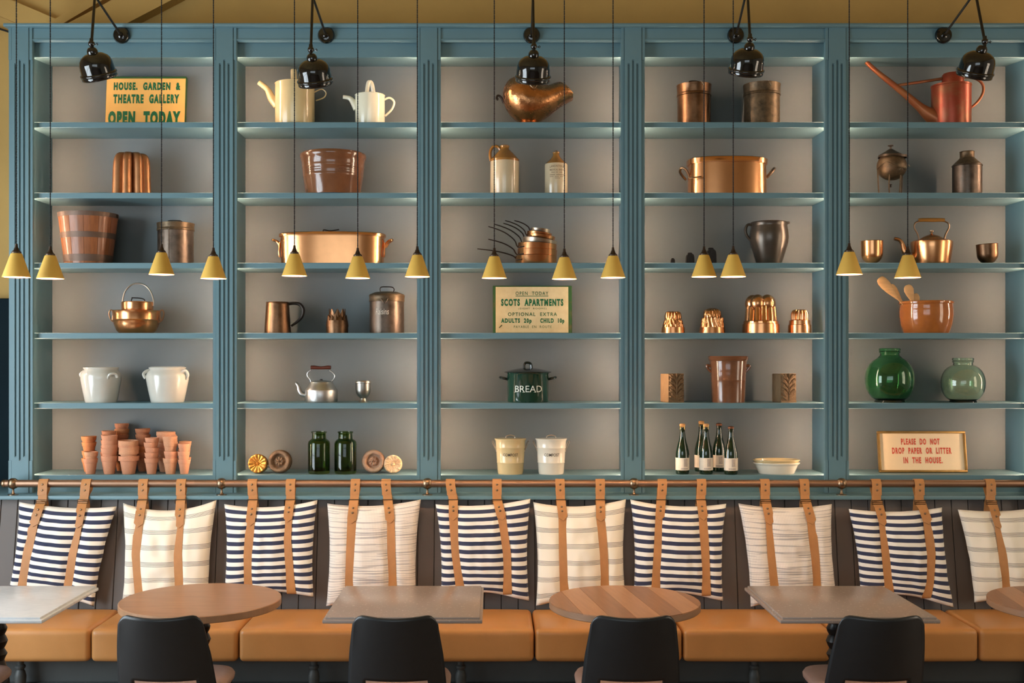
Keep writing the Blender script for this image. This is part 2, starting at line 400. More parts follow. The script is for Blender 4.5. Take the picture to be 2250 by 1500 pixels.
# roof braces crossing the ochre wall above the shelving, dark door beside it
def brace(name, p0, p1, wd, d0, d1):
    a, b = Vector((p0[0], 0, p0[1])), Vector((p1[0], 0, p1[1])); t = (b-a).normalized(); n = Vector((-t.z, 0, t.x))*wd/2
    mb = MB(); mb.prism([((q.x), (q.z)) for q in (a-n, b-n, b+n, a+n)], RY1-d1, RY1-d0); struct(name, mb, M['ochre'])
brace('trim_1', (PX(120, 6.9), PZ(100, 6.9)), (PX(560, 6.9), PZ(-130, 6.9)), .17, 0, .10)
brace('trim_2', (PX(-80, 6.95), PZ(-22, 6.95)), (PX(150, 6.95), PZ(76, 6.95)), .12, 0, .05)
brace('trim_3', (PX(60, 6.9), PZ(80, 6.9)), (PX(330, 6.9), PZ(-80, 6.9)), .05, .0, .06)
d = thing('door_1', None, None, (0, 0, 0)); d['kind'] = 'structure'
build(MB().box(-4.2, -2.80, 6.93, 7.0, 0, PZ(655, 6.93), .006), 'door_leaf', M['teal_dark'], d)
build(MB().box(-4.1, -3.10, 6.915, 6.935, .3, PZ(700, 6.93), .01), 'door_panel', M['teal_dark'], d)
tag(build(MB().tube([(PX(-60, 6.97), 6.98, PZ(45, 6.97)), (PX(0, 6.97), 6.98, PZ(63, 6.97)), (PX(30, 6.97), 6.98, PZ(73, 6.97))], .006, 6, k=4), 'cable', M['cord']),
    'thin black cable on the ochre wall beside the shelving top', 'cable')

# mushroom-painted tongue and groove boards behind the cushions, leaning back a little
LEDGE_B, LEDGE_T, SEATZ = 1.07, 1.093, .46
def YP(z): return 6.36+(z-SEATZ)/(LEDGE_B-SEATZ)*.10
wp = bpy.data.objects.new('wall_panelling', None); COL.objects.link(wp); wp['kind'] = 'structure'
pw = .0965; tilt = math.atan2(.10, LEDGE_B-SEATZ)
mb = MB(); Lp = (LEDGE_B-SEATZ+.12)/math.cos(tilt)
mb.box(.0012, pw-.0012, 0, .02, 0, Lp, .003)
p0 = build(mb, 'plank', M['panel'], wp); p0.location = (-3.72, YP(SEATZ-.12), SEATZ-.12); p0.rotation_euler = (-tilt, 0, 0)
for i in range(1, 74):
    c = p0.copy(); COL.objects.link(c); c.location.x = -3.72+i*pw
build(MB().box(-3.72, 3.5, .021, .035, 0, Lp), 'backing_board', M['panel'], wp, loc=(0, YP(SEATZ-.12), SEATZ-.12), rot=(-tilt, 0, 0))

# ================================================================== the built-in shelving
YF, YS, YB = 6.55, 6.60, 6.93            # pilaster face, shelf edge, back boards
PXC = [PX(44+449*i, YF) for i in range(6)]
PITCH = PXC[1]-PXC[0]
SH = [PZ(p, YS) for p in (268, 423, 577, 731, 885)]+[PZ(1043, YS)]
ZTOP = 3.824
sv = thing('built_in_shelving', 'tall blue painted built-in shelving with fluted pilasters and five bays', 'shelving', (0, YF, LEDGE_T))
def svp(mb, name, m, **k):
    o = build(mb, name, m, sv, **k); o.location = Vector(o.location)-Vector(sv.location); return o
# pilaster: fluted face with stopped flutes
hw = .0695; fl = .0062; xs = [-hw, -.0525, -.0495]; 
for c in (-.0255, 0, .0255): xs += [c-fl, c+fl]
xs += [.0495, .0525, hw]
zmt, zmb, zot, zob = PZ(131, YF), PZ(1012, YF), PZ(139, YF), PZ(1004, YF)
zs = [LEDGE_T, zmb, zmb+.006, zob, zob+.006, zot-.006, zot, zmt-.006, zmt, ZTOP]
def dep(x, z):
    ax = abs(x)
    if ax > .0525: return .010 if zmb < z < zmt else .004
    if ax > .0495: return .014
    if ax < fl: return 0 if not zmb < z < zmt else (.004 if z < zmb+.006 or z > zmt-.006 else .009)
    if abs(ax-.0255) < fl: return 0 if not zob < z < zot else (.004 if z < zob+.006 or z > zot-.006 else .009)
    return 0
pil = None
for i, x in enumerate(PXC):
    if pil is None:
        mb = MB().cells(xs, zs, 0, dep, .035); pil = svp(mb, 'pilaster', M['blue'], sharp=20); pil.location = (x, 0, -LEDGE_T)
    else:
        c = pil.copy(); COL.objects.link(c); c.location = (x, 0, -LEDGE_T)
    svp(MB().box(x-.0395, x+.0395, YF+.035, YB, LEDGE_T, ZTOP-.02), 'divider', M['blue'])
dv = .0395
led_mesh = {}
for i in range(5):
    xa, xb = PXC[i]+dv, PXC[i+1]-dv
    svp(MB().box(xa-.02, xb+.02, YB, YB+.012, LEDGE_T, ZTOP-.02), 'back_panel', M['taupe'])
    for z in SH:
        svp(MB().box(xa, xb, YS, YB, z-.034, z, .0025), 'shelf', M['blue'])
    svp(MB().box(PXC[i]+hw-.005, PXC[i+1]-hw+.005, YS, YS+.02, LEDGE_T, SH[5]-.034), 'plinth_rail', M['blue'])
    # header: fascia, recessed board below, sloping soffit
    svp(MB().box(PXC[i]+hw-.004, PXC[i+1]-hw+.004, YF+.012, YF+.035, PZ(91, YF+.012), ZTOP, .002), 'fascia', M['blue'])
    zf = PZ(91, YF+.012); mb = MB().add([(xa, YF+.006, zf+.012), (xb, YF+.006, zf+.012), (xb, YF+.006, zf+.006), (xa, YF+.006, zf+.006), (xa, YF+.02, zf-.004), (xb, YF+.02, zf-.004), (xb, YF+.02, zf+.012), (xa, YF+.02, zf+.012)], [(0, 1, 2, 3), (3, 2, 5, 4), (4, 5, 6, 7), (7, 6, 1, 0), (0, 3, 4, 7), (1, 6, 5, 2)])
    svp(mb, 'moulding', M['blue'])
    zb_ = PZ(127, 6.61)
    svp(MB().box(xa, xb, YF+.052, YF+.075, zb_, PZ(91, YF+.012)+.02, .002), 'header_board', M['blue'])
    mb = MB(); zq = PZ(146, YB)
    mb.add([(xa, 6.62, zb_+.002), (xb, 6.62, zb_+.002), (xb, YB, zq), (xa, YB, zq), (xa, 6.62, zb_+.022), (xb, 6.62, zb_+.022), (xb, YB, zq+.02), (xa, YB, zq+.02)],
           [(0, 1, 2, 3), (4, 5, 6, 7), (0, 1, 5, 4), (1, 2, 6, 5), (2, 3, 7, 6), (3, 0, 4, 7)])
    svp(mb, 'soffit', M['blue'])
    # warm light strips tucked behind the pilaster edges
    tops = [zb_]+[z-.034 for z in SH[:5]]
    for z0, z1 in zip(SH, tops):
        for sx, xx in ((1, xa), (-1, xb)):
            mb = MB(); a, b_ = (xx+sx*.0003, 6.6085), (xx+sx*.0062, 6.6048)
            zz0, zz1 = z0+.02, z1-.02
            mb.add([(a[0], a[1], zz0), (b_[0], b_[1], zz0), (b_[0], b_[1], zz1), (a[0], a[1], zz1)], [(0, 1, 2, 3) if sx < 0 else (3, 2, 1, 0)])
            svp(mb, 'light_strip', M['led'], recalc=False, weld=False)
svp(MB().box(PXC[0]-hw-.02, PXC[5]+hw+.02, 6.522, 6.96, ZTOP, PZ(50, 6.522), .006, 2), 'cornice', M['blue'])
svp(MB().box(PXC[0]-hw+.004, PXC[0]-hw+.03, YF+.03, RY1, LEDGE_T, ZTOP), 'end_panel', M['blue'])
tag(build(MB().box(-3.72, 3.5, 6.405, 6.95, LEDGE_B, LEDGE_T, .004, 2), 'ledge', M['blue']), 'long blue ledge under the shelving, carrying the bronze rail', 'ledge')

# ================================================================== rail with ball posts
YR, ZR, RR = 6.45, PZ(1062, 6.45), .0220
rl = thing('rail', 'long bronze rail on ball posts above the cushions', 'rail', (PX(29, YR), YR, LEDGE_T))
mb = MB(); x0 = PX(12, YR)
mb.tube([(x0, 0, 0), (3.45, 0, 0)], RR, 20); build(mb, 'tube', M['rod'], rl, loc=(-rl.location.x, 0, ZR-LEDGE_T))
build(MB().sphere((0, 0, 0), .024, 20, 12), 'end_ball', M['brass'], rl, loc=(PX(10, YR)-rl.location.x, 0, ZR-LEDGE_T))
pp = None
for px in (29, 487, 939, 1393, 1849, 2305):
    h = ZR-LEDGE_T
    if pp is None:
        mb = MB().lathe([(0, 0), (.030, 0), (.030, .003), (.012, .006), (.007, .014), (.0055, h-.034), (.007, h-.031), (.016, h-.028), (.027, h-.020), (.033, h), (.027, h+.020), (.014, h+.030), (0, h+.0325)], 20)
        pp = build(mb, 'ball_post', M['brass'], rl)
    else: pp = pp.copy(); COL.objects.link(pp)
    pp.location = (PX(px, YR)-rl.location.x, 0, 0)
# ================================================================== banquette
MOD = .778; SX0 = -2.898-MOD
def ordinal(n): return ['first', 'second', 'third', 'fourth', 'fifth', 'sixth', 'seventh', 'eighth', 'ninth', 'tenth'][n]
bn = thing('bench', 'dark painted bench base with turned legs under the tan seat pads', 'bench', (0, 6.1, 0))
build(MB().box(SX0, SX0+9*MOD, -.12, .22, 0, .285, .003), 'plinth', M['plinth'], bn)
build(MB().box(SX0, SX0+9*MOD, -.145, -.12, .12, .15, .003), 'plinth_moulding', M['plinth'], bn)
legp = None
for k in range(9):
    if legp is None:
        mb = MB().lathe([(0, 0), (.022, 0), (.022, .03), (.014, .06), (.020, .10), (.028, .17), (.030, .20), (.024, .225), (.018, .235), (.026, .245), (.026, .255), (.017, .262), (.020, .29), (0, .29)], 16)
        legp = build(mb, 'leg', M['plinth'], bn)
    else: legp = legp.copy(); COL.objects.link(legp)
    legp.location = (SX0+(k+.5)*MOD, -.19, 0)
seat_lab = ['tan leather seat pad past the left edge, left of the marble table', 'tan leather seat pad under the pale marble table at far left', 'tan leather seat pad between the first cream cushion and the round oak table',
            'tan leather seat pad between the round oak table and middle stone table', 'tan leather seat pad under the right half of the middle stone table', 'tan leather seat pad left behind the round plank table',
            'tan leather seat pad between the plank table and the right stone table', 'tan leather seat pad under the right end of the right stone table', 'tan leather seat pad at far right under the cropped round table']
def seat_fn(u, v, face):
    pass
def seat_mesh():
    bm = bmesh.new(); bmesh.ops.create_cube(bm, size=1)
    for v in bm.verts: v.co = Vector((v.co.x*(MOD-.006), v.co.y*.485, v.co.z*.172))
    e = [ed for ed in bm.edges]
    bmesh.ops.bevel(bm, geom=e, offset=.026, segments=5, profile=.5, affect='EDGES')
    bmesh.ops.subdivide_edges(bm, edges=[ed for ed in bm.edges if ed.calc_length() > .12], cuts=9, use_grid_fill=True)
    for v in bm.verts:
        a, b = v.co.x/(MOD/2), v.co.y/.2425
        k = (1-min(1, a*a)**2)*(1-min(1, b*b)**2)
        if v.co.z > .05: v.co.z += .012*k
        if v.co.y < -.20: v.co.y -= .008*(1-min(1, a*a)**2)
    me = bpy.data.meshes.new('upholstery'); bmesh.ops.recalc_face_normals(bm, faces=bm.faces[:]); bm.to_mesh(me); bm.free()
    me.polygons.foreach_set('use_smooth', [True]*len(me.polygons)); me.materials.append(M['leather']); return me
sm = seat_mesh()
for k in range(9):
    o = link('seat_pad', sm, None, (SX0+(k+.5)*MOD, 5.85+.2425, SEATZ-.086)); tag(o, seat_lab[k], 'seat pad', 'tan seat pads along the bench')

# ================================================================== cushions and their straps
class Cush:
    def __init__(s, TL, TR, BL, BR, T=.074, sag=.012, seed=0):
        Yq = 6.28; P = lambda p: Vector((PX(p[0], Yq), 0, PZ(p[1], Yq)))
        s.tl, s.tr, s.bl, s.br = P(TL), P(TR), P(BL), P(BR); s.T = T; s.sag = sag; s.seed = seed; s.straps = []
    def pos(s, u, v):
        a = s.bl.lerp(s.br, u); b = s.tl.lerp(s.tr, u); p = a.lerp(b, v); e = .016
        p.x += e*4*v*(1-v)*(1-2*u)*abs(1-2*u)**.3
        p.z += e*4*u*(1-u)*(1-2*v)*abs(1-2*v)
        p.z += .022*(4*u*(1-u))**2*max(0, 1-2*v)**2
        p.z -= s.sag*4*u*(1-u)*max(0, 2*v-1)**2
        return p
    def YC(s, z): return YP(z)-.076
    def thick(s, u, v):
        a, b = 2*u-1, 2*v-1
        return s.T*(max(0, (1-a*a))*max(0, (1-b*b)))**.42
    def inv(s, x, z):
        v = .5
        for _ in range(4):
            l, r = s.pos(0, v), s.pos(1, v); u = max(0, min(1, (x-l.x)/(r.x-l.x)))
            lo, hi = s.pos(u, 0).z, s.pos(u, 1).z; v = max(0, min(1, (z-lo)/(hi-lo)))
        return u, v
    def near(s, x, z):
        return max([math.exp(-((x-st(z))/.036)**2) for st in s.straps] or [0])
    def pinch(s, x, z, u, v):
        d = 0
        for st in s.straps:
            xs_ = st(z); d = max(d, math.exp(-((x-xs_)/.036)**2))
        return d*.026*min(1, s.thick(u, v)/s.T*1.3)
    def front(s, x, z):
        u, v = s.inv(x, z); return s.YC(z)-s.thick(u, v)+s.pinch(x, z, u, v)
    def mesh(s, m, N=40):
        vs, fs, uv = [], [], []
        for side in (0, 1):
            for j in range(N+1):
                for i in range(N+1):
                    u, v = i/N, j/N; p = s.pos(u, v); t = s.thick(u, v)
                    wr = (mnoise.noise(Vector((u*5+s.seed, v*9, s.seed)))*.5+mnoise.noise(Vector((u*11+s.seed, v*5, 3.1)))*.4)*.020*(t/s.T)*(1-min(1, 1.5*s.near(p.x, p.z)))
                    if side == 0: y = s.YC(p.z)-t+s.pinch(p.x, p.z, u, v)-wr
                    else: y = s.YC(p.z)+t*.9
                    if i in (0, N) or j in (0, N): y = s.YC(p.z)+mnoise.noise(Vector((u*7, v*7, s.seed+5)))*.010
                    vs.append((p.x, y, p.z)); uv.append((u, v))
        W = N+1
        for j in range(N):
            for i in range(N):
                q = (j*W+i, j*W+i+1, (j+1)*W+i+1, (j+1)*W+i); fs.append(q); fs.append(tuple(k+W*W for k in reversed(q)))
        me = bpy.data.meshes.new('cover'); base = Vector((s.bl.lerp(s.br, .5).x, s.YC(s.bl.z), min(s.bl.z, s.br.z)))
        me.from_pydata([Vector(v)-base for v in vs], [], fs)
        ul = me.uv_layers.new(name='UVMap')
        for lp in me.loops: ul.data[lp.index].uv = uv[lp.vertex_index]
        me.polygons.foreach_set('use_smooth', [True]*len(me.polygons)); me.materials.append(m)
        bm = bmesh.new(); bm.from_mesh(me); bmesh.ops.remove_doubles(bm, verts=bm.verts[:], dist=1e-5); bm.to_mesh(me); bm.free()
        return me, base

CU = [  # TL, TR, BL, BR, cloth, name, label, strap paths (rod x, then pixel points down the front)
 ((25, 1107), (243, 1117), (14, 1304), (205, 1333), 'stripe', 'striped_cushion', 'navy striped cushion at far left above the pale marble table', [(98, [(92, 1102), (74, 1151), (60, 1218), (49, 1286), (45, 1306)]), (192, [(183, 1101), (171, 1154), (158, 1220), (150, 1284), (147, 1318)])], .004),
 ((257, 1110), (466, 1103), (266, 1333), (458, 1334), 'line', 'lined_cushion', 'cream cushion with fine grey lines left above the round oak table', [(317, [(313, 1101), (304, 1152), (299, 1218), (306, 1306), (309, 1330)]), (400, [(397, 1101), (393, 1154), (390, 1218), (394, 1286), (396, 1328)])], .034),
 ((483, 1112), (691, 1103), (490, 1318), (688, 1313), 'stripe', 'striped_cushion', 'navy striped cushion right above the round oak table', [(556, [(556, 1101), (550, 1149), (545, 1218), (546, 1281), (547, 1308)]), (640, [(638, 1101), (632, 1141), (630, 1187), (635, 1250), (640, 1301)])], .012),
 ((713, 1111), (922, 1102), (716, 1332), (915, 1328), 'check', 'checked_cushion', 'pale grey checked cushion above the left of the middle stone table', [(782, [(778, 1101), (773, 1144), (770, 1218), (768, 1281), (768, 1326)]), (849, [(852, 1101), (857, 1143), (859, 1218), (862, 1281), (863, 1322)])], .008),
 ((955, 1112), (1167, 1100), (968, 1314), (1163, 1322), 'stripe', 'striped_cushion', 'navy striped cushion at the right end of the middle stone table', [(990, [(996, 1101), (996, 1137), (1002, 1218), (1010, 1279), (1013, 1308)]), (1092, [(1092, 1101), (1102, 1137), (1113, 1218), (1115, 1302)])], .006),
 ((1173, 1108), (1380, 1101), (1178, 1331), (1376, 1328), 'line', 'lined_cushion', 'cream cushion with fine dark lines left above the round plank table', [(1230, [(1232, 1101), (1237, 1138), (1238, 1218), (1240, 1292), (1241, 1322)]), (1318, [(1319, 1101), (1320, 1140), (1326, 1218), (1328, 1285), (1329, 1322)])], .016),
 ((1390, 1102), (1604, 1111), (1392, 1316), (1590, 1322), 'stripe', 'striped_cushion', 'navy striped cushion right above the round plank table', [(1454, [(1453, 1101), (1450, 1137), (1446, 1218), (1441, 1290), (1439, 1310)]), (1540, [(1540, 1101), (1545, 1137), (1549, 1218), (1552, 1305)])], .010),
 ((1631, 1111), (1840, 1112), (1650, 1333), (1842, 1328), 'check', 'checked_cushion', 'pale grey checked cushion above the left of the right stone table', [(1679, [(1682, 1101), (1692, 1147), (1696, 1218), (1702, 1287), (1704, 1324)]), (1765, [(1770, 1101), (1783, 1146), (1790, 1218), (1794, 1287), (1795, 1322)])], .006),
 ((1876, 1122), (2086, 1119), (1892, 1312), (2097, 1336), 'stripe', 'striped_cushion', 'navy striped cushion above the right end of the right stone table', [(1923, [(1927, 1103), (1941, 1149), (1947, 1218), (1954, 1297), (1955, 1310)]), (2017, [(2021, 1103), (2038, 1146), (2046, 1218), (2042, 1280), (2036, 1310)])], .004),
 ((2120, 1124), (2335, 1114), (2143, 1324), (2330, 1332), 'line', 'lined_cushion', 'cream cushion with fine grey lines cropped at the right edge', [(2173, [(2178, 1103), (2195, 1155), (2204, 1218), (2210, 1290), (2211, 1320)]), (2266, [(2270, 1103), (2284, 1150), (2292, 1218), (2296, 1290), (2297, 1322)])], .004)]
STW = .050
def make_strap(c, rx, pts, label, grp):
    W = [(px, PZ(py, 6.28)) for px, py in pts]
    def px_at(z):
        if z >= W[0][1]: return W[0][0]
        for (xa, za), (xb, zb) in zip(W, W[1:]):
            if za >= z >= zb: return xa+(xb-xa)*(za-z)/(za-zb)
        return W[-1][0]
    def on(z, lift):   # point of the strap lying on the cushion front at height z
        p = px_at(z); y = min(c.front(PX(p, 6.28), z), 6.385)-lift; return (PX(p, y), y, z)
    xr = PX(rx, YR)
    root = thing('leather_strap', label, 'strap', (xr, YR, ZR+RR), group=grp); off = root.location
    xb, zb = PX(pts[0][0], 6.385), PZ(pts[0][1], 6.385)
    rr = RR+.0035
    path = [(xb, YP(.93)-.004, .93), (xb, 6.418, 1.05), (xb, 6.399, 1.085), (xr, YR+rr*.55, ZR-.035), (xr, YR+rr, ZR)]
    path += [(xr, YR+rr*math.cos(a), ZR+rr*math.sin(a)) for a in (PI*.25, PI*.5, PI*.75)]+[(xr, YR-rr, ZR)]
    back = path[:]
    fr = [(xr, YR-rr, ZR), (xr*.6+xb*.4, 6.412, ZR-.035), (xb, 6.388, zb)]
    zl = W[-1][1]; n = 16; z1 = c.tl.lerp(c.tr, .5).z-.004
    prev = zb
    for i in range(n+1):
        z = z1+(zl-z1)*i/n; fr.append(on(z, .008))
    xe, ye = fr[-1][0], fr[-1][1]
    fr += [(xe, ye+.012, zl-.010), (xe, ye+.05, zl-.012), (xe, YP(zl)-.006, zl-.004)]
    mb = MB(); mb.ribbon([Vector(p)-off for p in back+fr[1:]], STW, .0034, k=3); build(mb, 'band', M['strap'], root, sharp=50)
    # doubled flap hanging over the rail
    mb = MB(); fl = [(xr, YR-.012, ZR+RR+.004), (xr, YR-RR-.006, ZR), (xr*.7+xb*.3, 6.411, ZR-.030), (xr*.55+xb*.45, 6.402, ZR-.060)]
    mb.ribbon([Vector(p)-off for p in fl], STW*1.06, .004, k=3); f = build(mb, 'flap', M['strap'], root, sharp=50)
    # pointed strap end lying on the band under the buckle
    zt = W[1][1]; mb = MB(); n = 8; ps = []; ws = []
    for i in range(n+1):
        z = zb+.004+(zt-zb-.004)*i/n
        ps.append(on(z, .0125) if z < z1 else (PX(px_at(z), 6.380), 6.380, z)); ws.append(STW*1.04)
    d = (Vector(ps[-1])-Vector(ps[-2])).normalized()
    ps.append(tuple(Vector(ps[-1])+d*.022)); ws.append(.004)
    mb.ribbon([Vector(p)-off for p in ps], ws, .0038); e = build(mb, 'strap_end', M['strap'], root, sharp=50)
    # buckle and rivets
    mb = MB(); hw_, hh = STW/2+.006, .010
    bx = [Vector((xb, 6.379, zb))+Vector((sx*hw_, 0, sz*hh))-off for sx, sz in ((-1, -1), (1, -1), (1, 1), (-1, 1))]
    mb.tube(bx, .0028, 6, closed=True); mb.tube([(bx[0]+bx[3])/2, (bx[1]+bx[2])/2], .0024, 6); build(mb, 'buckle', M['buckle'], root)
    for k, (p, host) in enumerate(((fl[1], f), (fl[2], f), (ps[3], e), (ps[5], e))):
        q = Vector(p)-off+Vector((0, -.0035, 0 if k > 1 else (-.002 if k == 0 else -.004)))
        mb = MB().sphere((0, 0, 0), .0068, 12, 8, sy=.6); build(mb, 'rivet', M['brass'], host, loc=q)
    return root
side = ['left', 'right']
cush_short = ['far-left navy striped cushion', 'cream lined cushion over the round oak table', 'navy striped cushion over the round oak table', 'grey checked cushion over the middle stone table', 'navy striped cushion beside the middle stone table',
              'cream lined cushion over the round plank table', 'navy striped cushion over the round plank table', 'grey checked cushion over the right stone table', 'navy striped cushion over the right stone table', 'cropped cream cushion at far right']
for i, (TL, TR, BL, BR, cl, nm, lab, sts, sag) in enumerate(CU):
    c = Cush(TL, TR, BL, BR, sag=sag, seed=i*3.7)
    for rx, pts in sts:
        W = [(PX(px, 6.28), PZ(py, 6.28)) for px, py in pts]
        def f(z, W=W):
            if z >= W[0][1]: return W[0][0]
            for (xa, za), (xb, zb) in zip(W, W[1:]):
                if za >= z >= zb: return xa+(xb-xa)*(za-z)/(za-zb)
            return W[-1][0]
        c.straps.append(f)
    me, base = c.mesh(M['c_'+cl]); o = link(nm, me, None, base); tag(o, lab, 'cushion', 'cushions along the bench')
    for k, (rx, pts) in enumerate(sts):
        make_strap(c, rx, pts, 'tan leather strap holding the %s, %s one' % (cush_short[i], side[k]), 'tan leather straps on the rail')

# ================================================================== tables
TZ = .749
def pedestal(root, h):
    p = [(0, 0), (.20, 0), (.20, .012), (.16, .03), (.06, .05), (.045, .08), (.05, .11), (.036, .14), (.034, .20), (.048, .30), (.052, .36), (.044, .43), (.030, .47), (.036, .485), (.044, .50), (.036, .515), (.030, .525), (.038, .54), (.046, .56), (.038, .58),
         (.032, .59), (.040, .605), (.044, .62), (.034, .64), (.036, .66), (.05, .675), (.05, h), (0, h)]
    build(MB().lathe(p, 28), 'pedestal', M['black_satin'], root)
def square_table(x, m, label):
    t = thing('square_table', label, 'table', (x, 5.22, 0), group='square stone-topped tables'); s = .35
    mb = MB(); mb.box(-s, s, -s, s, TZ-.026, TZ-.010, .004, 2); mb.box(-s+.012, s-.012, -s+.012, s-.012, TZ-.012, TZ, .003, 2)
    build(mb, 'table_top', m, t); pedestal(t, TZ-.026)
square_table(PX(92, 4.87)-.35, M['marble'], 'pale marble-topped square table cropped at the left edge')
square_table(-.40, M['bstone'], 'grey-brown stone square table in the middle, between the two round tables')
square_table(1.602, M['bstone'], 'grey-brown stone square table on the right with its black pedestal showing')
def round_table(x, y, r, planks, label, ang=0):
    t = thing('round_table', label, 'table', (x, y, 0), group='round wooden tables'); n = 64
    if not planks:
        build(MB().lathe([(0, TZ-.034), (r-.003, TZ-.034), (r, TZ-.031), (r, TZ-.003), (r-.003, TZ), (0, TZ)], n), 'table_top', M['wood_t'], t, sharp=30)
    else:
        tp = tag(build(MB().lathe([(0, TZ-.034), (r-.003, TZ-.034), (r, TZ-.031), (r, TZ-.004), (0, TZ-.004)], n), 'table_top', M['wood_e'], t, sharp=30))
        wds = [0, .10, .205, .315, .43, .54, .655, 2*r]
        for k in range(len(wds)-1):
            a, b = -r+wds[k]+.0006, min(r-.004, -r+wds[k+1]-.0006); pts = []
            for q in range(9):
                xx = a+(b-a)*q/8; pts.append((xx, math.sqrt(max(1e-6, (r-.002)**2-xx*xx))))
            poly = pts+[(p[0], -p[1]) for p in reversed(pts)]; nn = len(poly)
            mb = MB().add([(p[0], p[1], TZ-.005) for p in poly]+[(p[0], p[1], TZ) for p in poly], [tuple(range(nn)), tuple(range(2*nn-1, nn-1, -1))]+[(q, q+nn, (q+1) % nn+nn, (q+1) % nn) for q in range(nn)])
            build(mb, 'plank', M['wood_p1' if k % 2 else 'wood_p2'], tp, rot=(0, 0, math.radians(ang)))
    pedestal(t, TZ-.034)
round_table(-1.380, 5.255, .373, False, 'round oak table with plain veneer top beside the marble table')
round_table(.6115, 5.22, .352, True, 'round wooden table with contrasting planks right of centre', 8)
round_table(2.69, 5.2, .36, True, 'round wooden table cropped at the right edge', -8)

# ================================================================== chairs
def chair():
    t = thing('chair', '', 'chair', (0, 0, 0), group='black chairs at the tables')
    # moulded back shell with a slot at its foot; the chair faces the bench (+Y), origin under the back's top edge
    nu, nv = 28, 26; z0, z1 = .44, .835
    def P(i, j):
        u = -1+2*i/nu; v = j/nv; z = z0+(z1-z0)*v
        hw_ = .208-.033*v**1.3
        zz = z-(.012*(1-abs(u)**1.6) if v > .5 else 0)*((v-.5)*2)**2
        a = max(0, (abs(u)-.72)/.28); zz -= .045*a**2.6*max(0, (v-.55)/.45)
        y = .125*(1-v)**1.25+.055*u*u
        return Vector((u*hw_, y, zz))
    vs = []; fs = []
    for j in range(nv+1):
        for i in range(nu+1): vs.append(P(i, j))
    W = nu+1
    for j in range(nv):
        for i in range(nu):
            u = -1+2*(i+.5)/nu; v = (j+.5)/nv
            if abs(u) < .64 and v < .285: continue
            fs.append((j*W+i, j*W+i+1, (j+1)*W+i+1, (j+1)*W+i))
    mb = MB().add(vs, fs); o = build(mb, 'backrest', M['chair'], t, recalc=False)
    md = o.modifiers.new('thickness', 'SOLIDIFY'); md.thickness = .011; md.offset = 0
    mb = MB()
    def seat(k, z): # rounded outline
        return [((.215+k)*math.copysign(abs(math.cos(a))**.55, math.cos(a)), .345+(.215+k)*math.copysign(abs(math.sin(a))**.55, math.sin(a)), z) for a in [2*PI*q/40 for q in range(40)]]
    lay = [seat(-.02, .455), seat(0, .462), seat(.002, .475), seat(-.006, .488), seat(-.04, .494)]
    vs = [p for l in lay for p in l]; fs = [tuple(reversed(range(40))), tuple(160+q for q in range(40))]
    for l in range(4): fs += [(l*40+q, l*40+(q+1) % 40, (l+1)*40+(q+1) % 40, (l+1)*40+q) for q in range(40)]
    mb.add(vs, fs); build(mb, 'seat', M['chair_seat'], t, sharp=60)
    build(MB().add([(x, y, z-.03) for x, y, z in seat(-.012, .47)]+[(x, y, z) for x, y, z in seat(-.012, .457)], [tuple(reversed(range(40))), tuple(range(40, 80))]+[(q, (q+1) % 40, (q+1) % 40+40, q+40) for q in range(40)]), 'seat_shell', M['chair'], t)
    for sx in (-1, 1):
        build(MB().tube([(sx*.17, .18, .45), (sx*.20, .13, 0)], [.016, .011], 10), 'leg', M['chair'], t)
        build(MB().tube([(sx*.17, .50, .45), (sx*.20, .54, 0)], [.016, .011], 10), 'leg', M['chair'], t)
    return t
ch0 = chair(); YCH = 4.53
labs = [('black moulded chair in front of the round oak table', 345), ('black moulded chair in front of the middle stone table', 866), ('black moulded chair in front of the round plank table', 1395), ('black moulded chair in front of the right stone table', 1946)]
for k, (lb, px) in enumerate(labs):
    if k == 0: ch0.location = (PX(px, YCH), YCH, 0); ch0['label'] = lb
    else: dup(ch0, (PX(px, YCH), YCH, 0), label=lb)
dup(ch0, (-2.372, YCH, 0), label='black moulded chair at the marble table, only its seat edge in view')
# ================================================================== things on the shelves
class It:
    """a thing standing on shelf `row`, centred on frame column cx at depth Y; sizes are given in frame pixels at that depth"""
    def __init__(s, name, label, cat, row, cx, Y=6.74, group=None, rz=0.0, z0=None):
        s.u = Y/F; s.cx = cx; s.Y = Y; s.z0 = SH[row] if z0 is None else z0
        s.root = thing(name, label, cat, (PX(cx, Y), Y, s.z0), (0, 0, rz), group)
    def X(s, px): return (px-s.cx)*s.u
    def Z(s, py): return 0.0 if py == 'b' else PZ(py, s.Y)-s.z0
    def pr(s, prof): return [(r*s.u, s.Z(py)) for r, py in prof]
    def lathe(s, name, m, prof, seg=36, parent=None, sharp=40, **k): return build(MB().lathe(s.pr(prof), seg, **k), name, m, parent or s.root, sharp=sharp)
    def P(s, px, py, dy=0.0): return Vector((s.X(px), dy, s.Z(py)))
    def tube(s, name, m, pts, r, k=6, n=8, parent=None, closed=False, dy=0.0, flat=1.0, ref=None):
        pts = [s.P(p[0], p[1], p[2] if len(p) > 2 else dy) for p in pts]
        rr = [q*s.u for q in r] if isinstance(r, (list, tuple)) else r*s.u
        return build(MB().tube(pts, rr, n, closed=closed, k=k, flat=flat, ref=ref), name, m, parent or s.root)
def rnd(r0, r1, z0, z1, n=5, conv=True):
    """quarter round profile points from (r0,z0) to (r1,z1)"""
    return [(r0+(r1-r0)*math.sin(PI/2*i/n), z0+(z1-z0)*(1-math.cos(PI/2*i/n))) if conv else (r0+(r1-r0)*(1-math.cos(PI/2*i/n)), z0+(z1-z0)*math.sin(PI/2*i/n)) for i in range(n+1)]

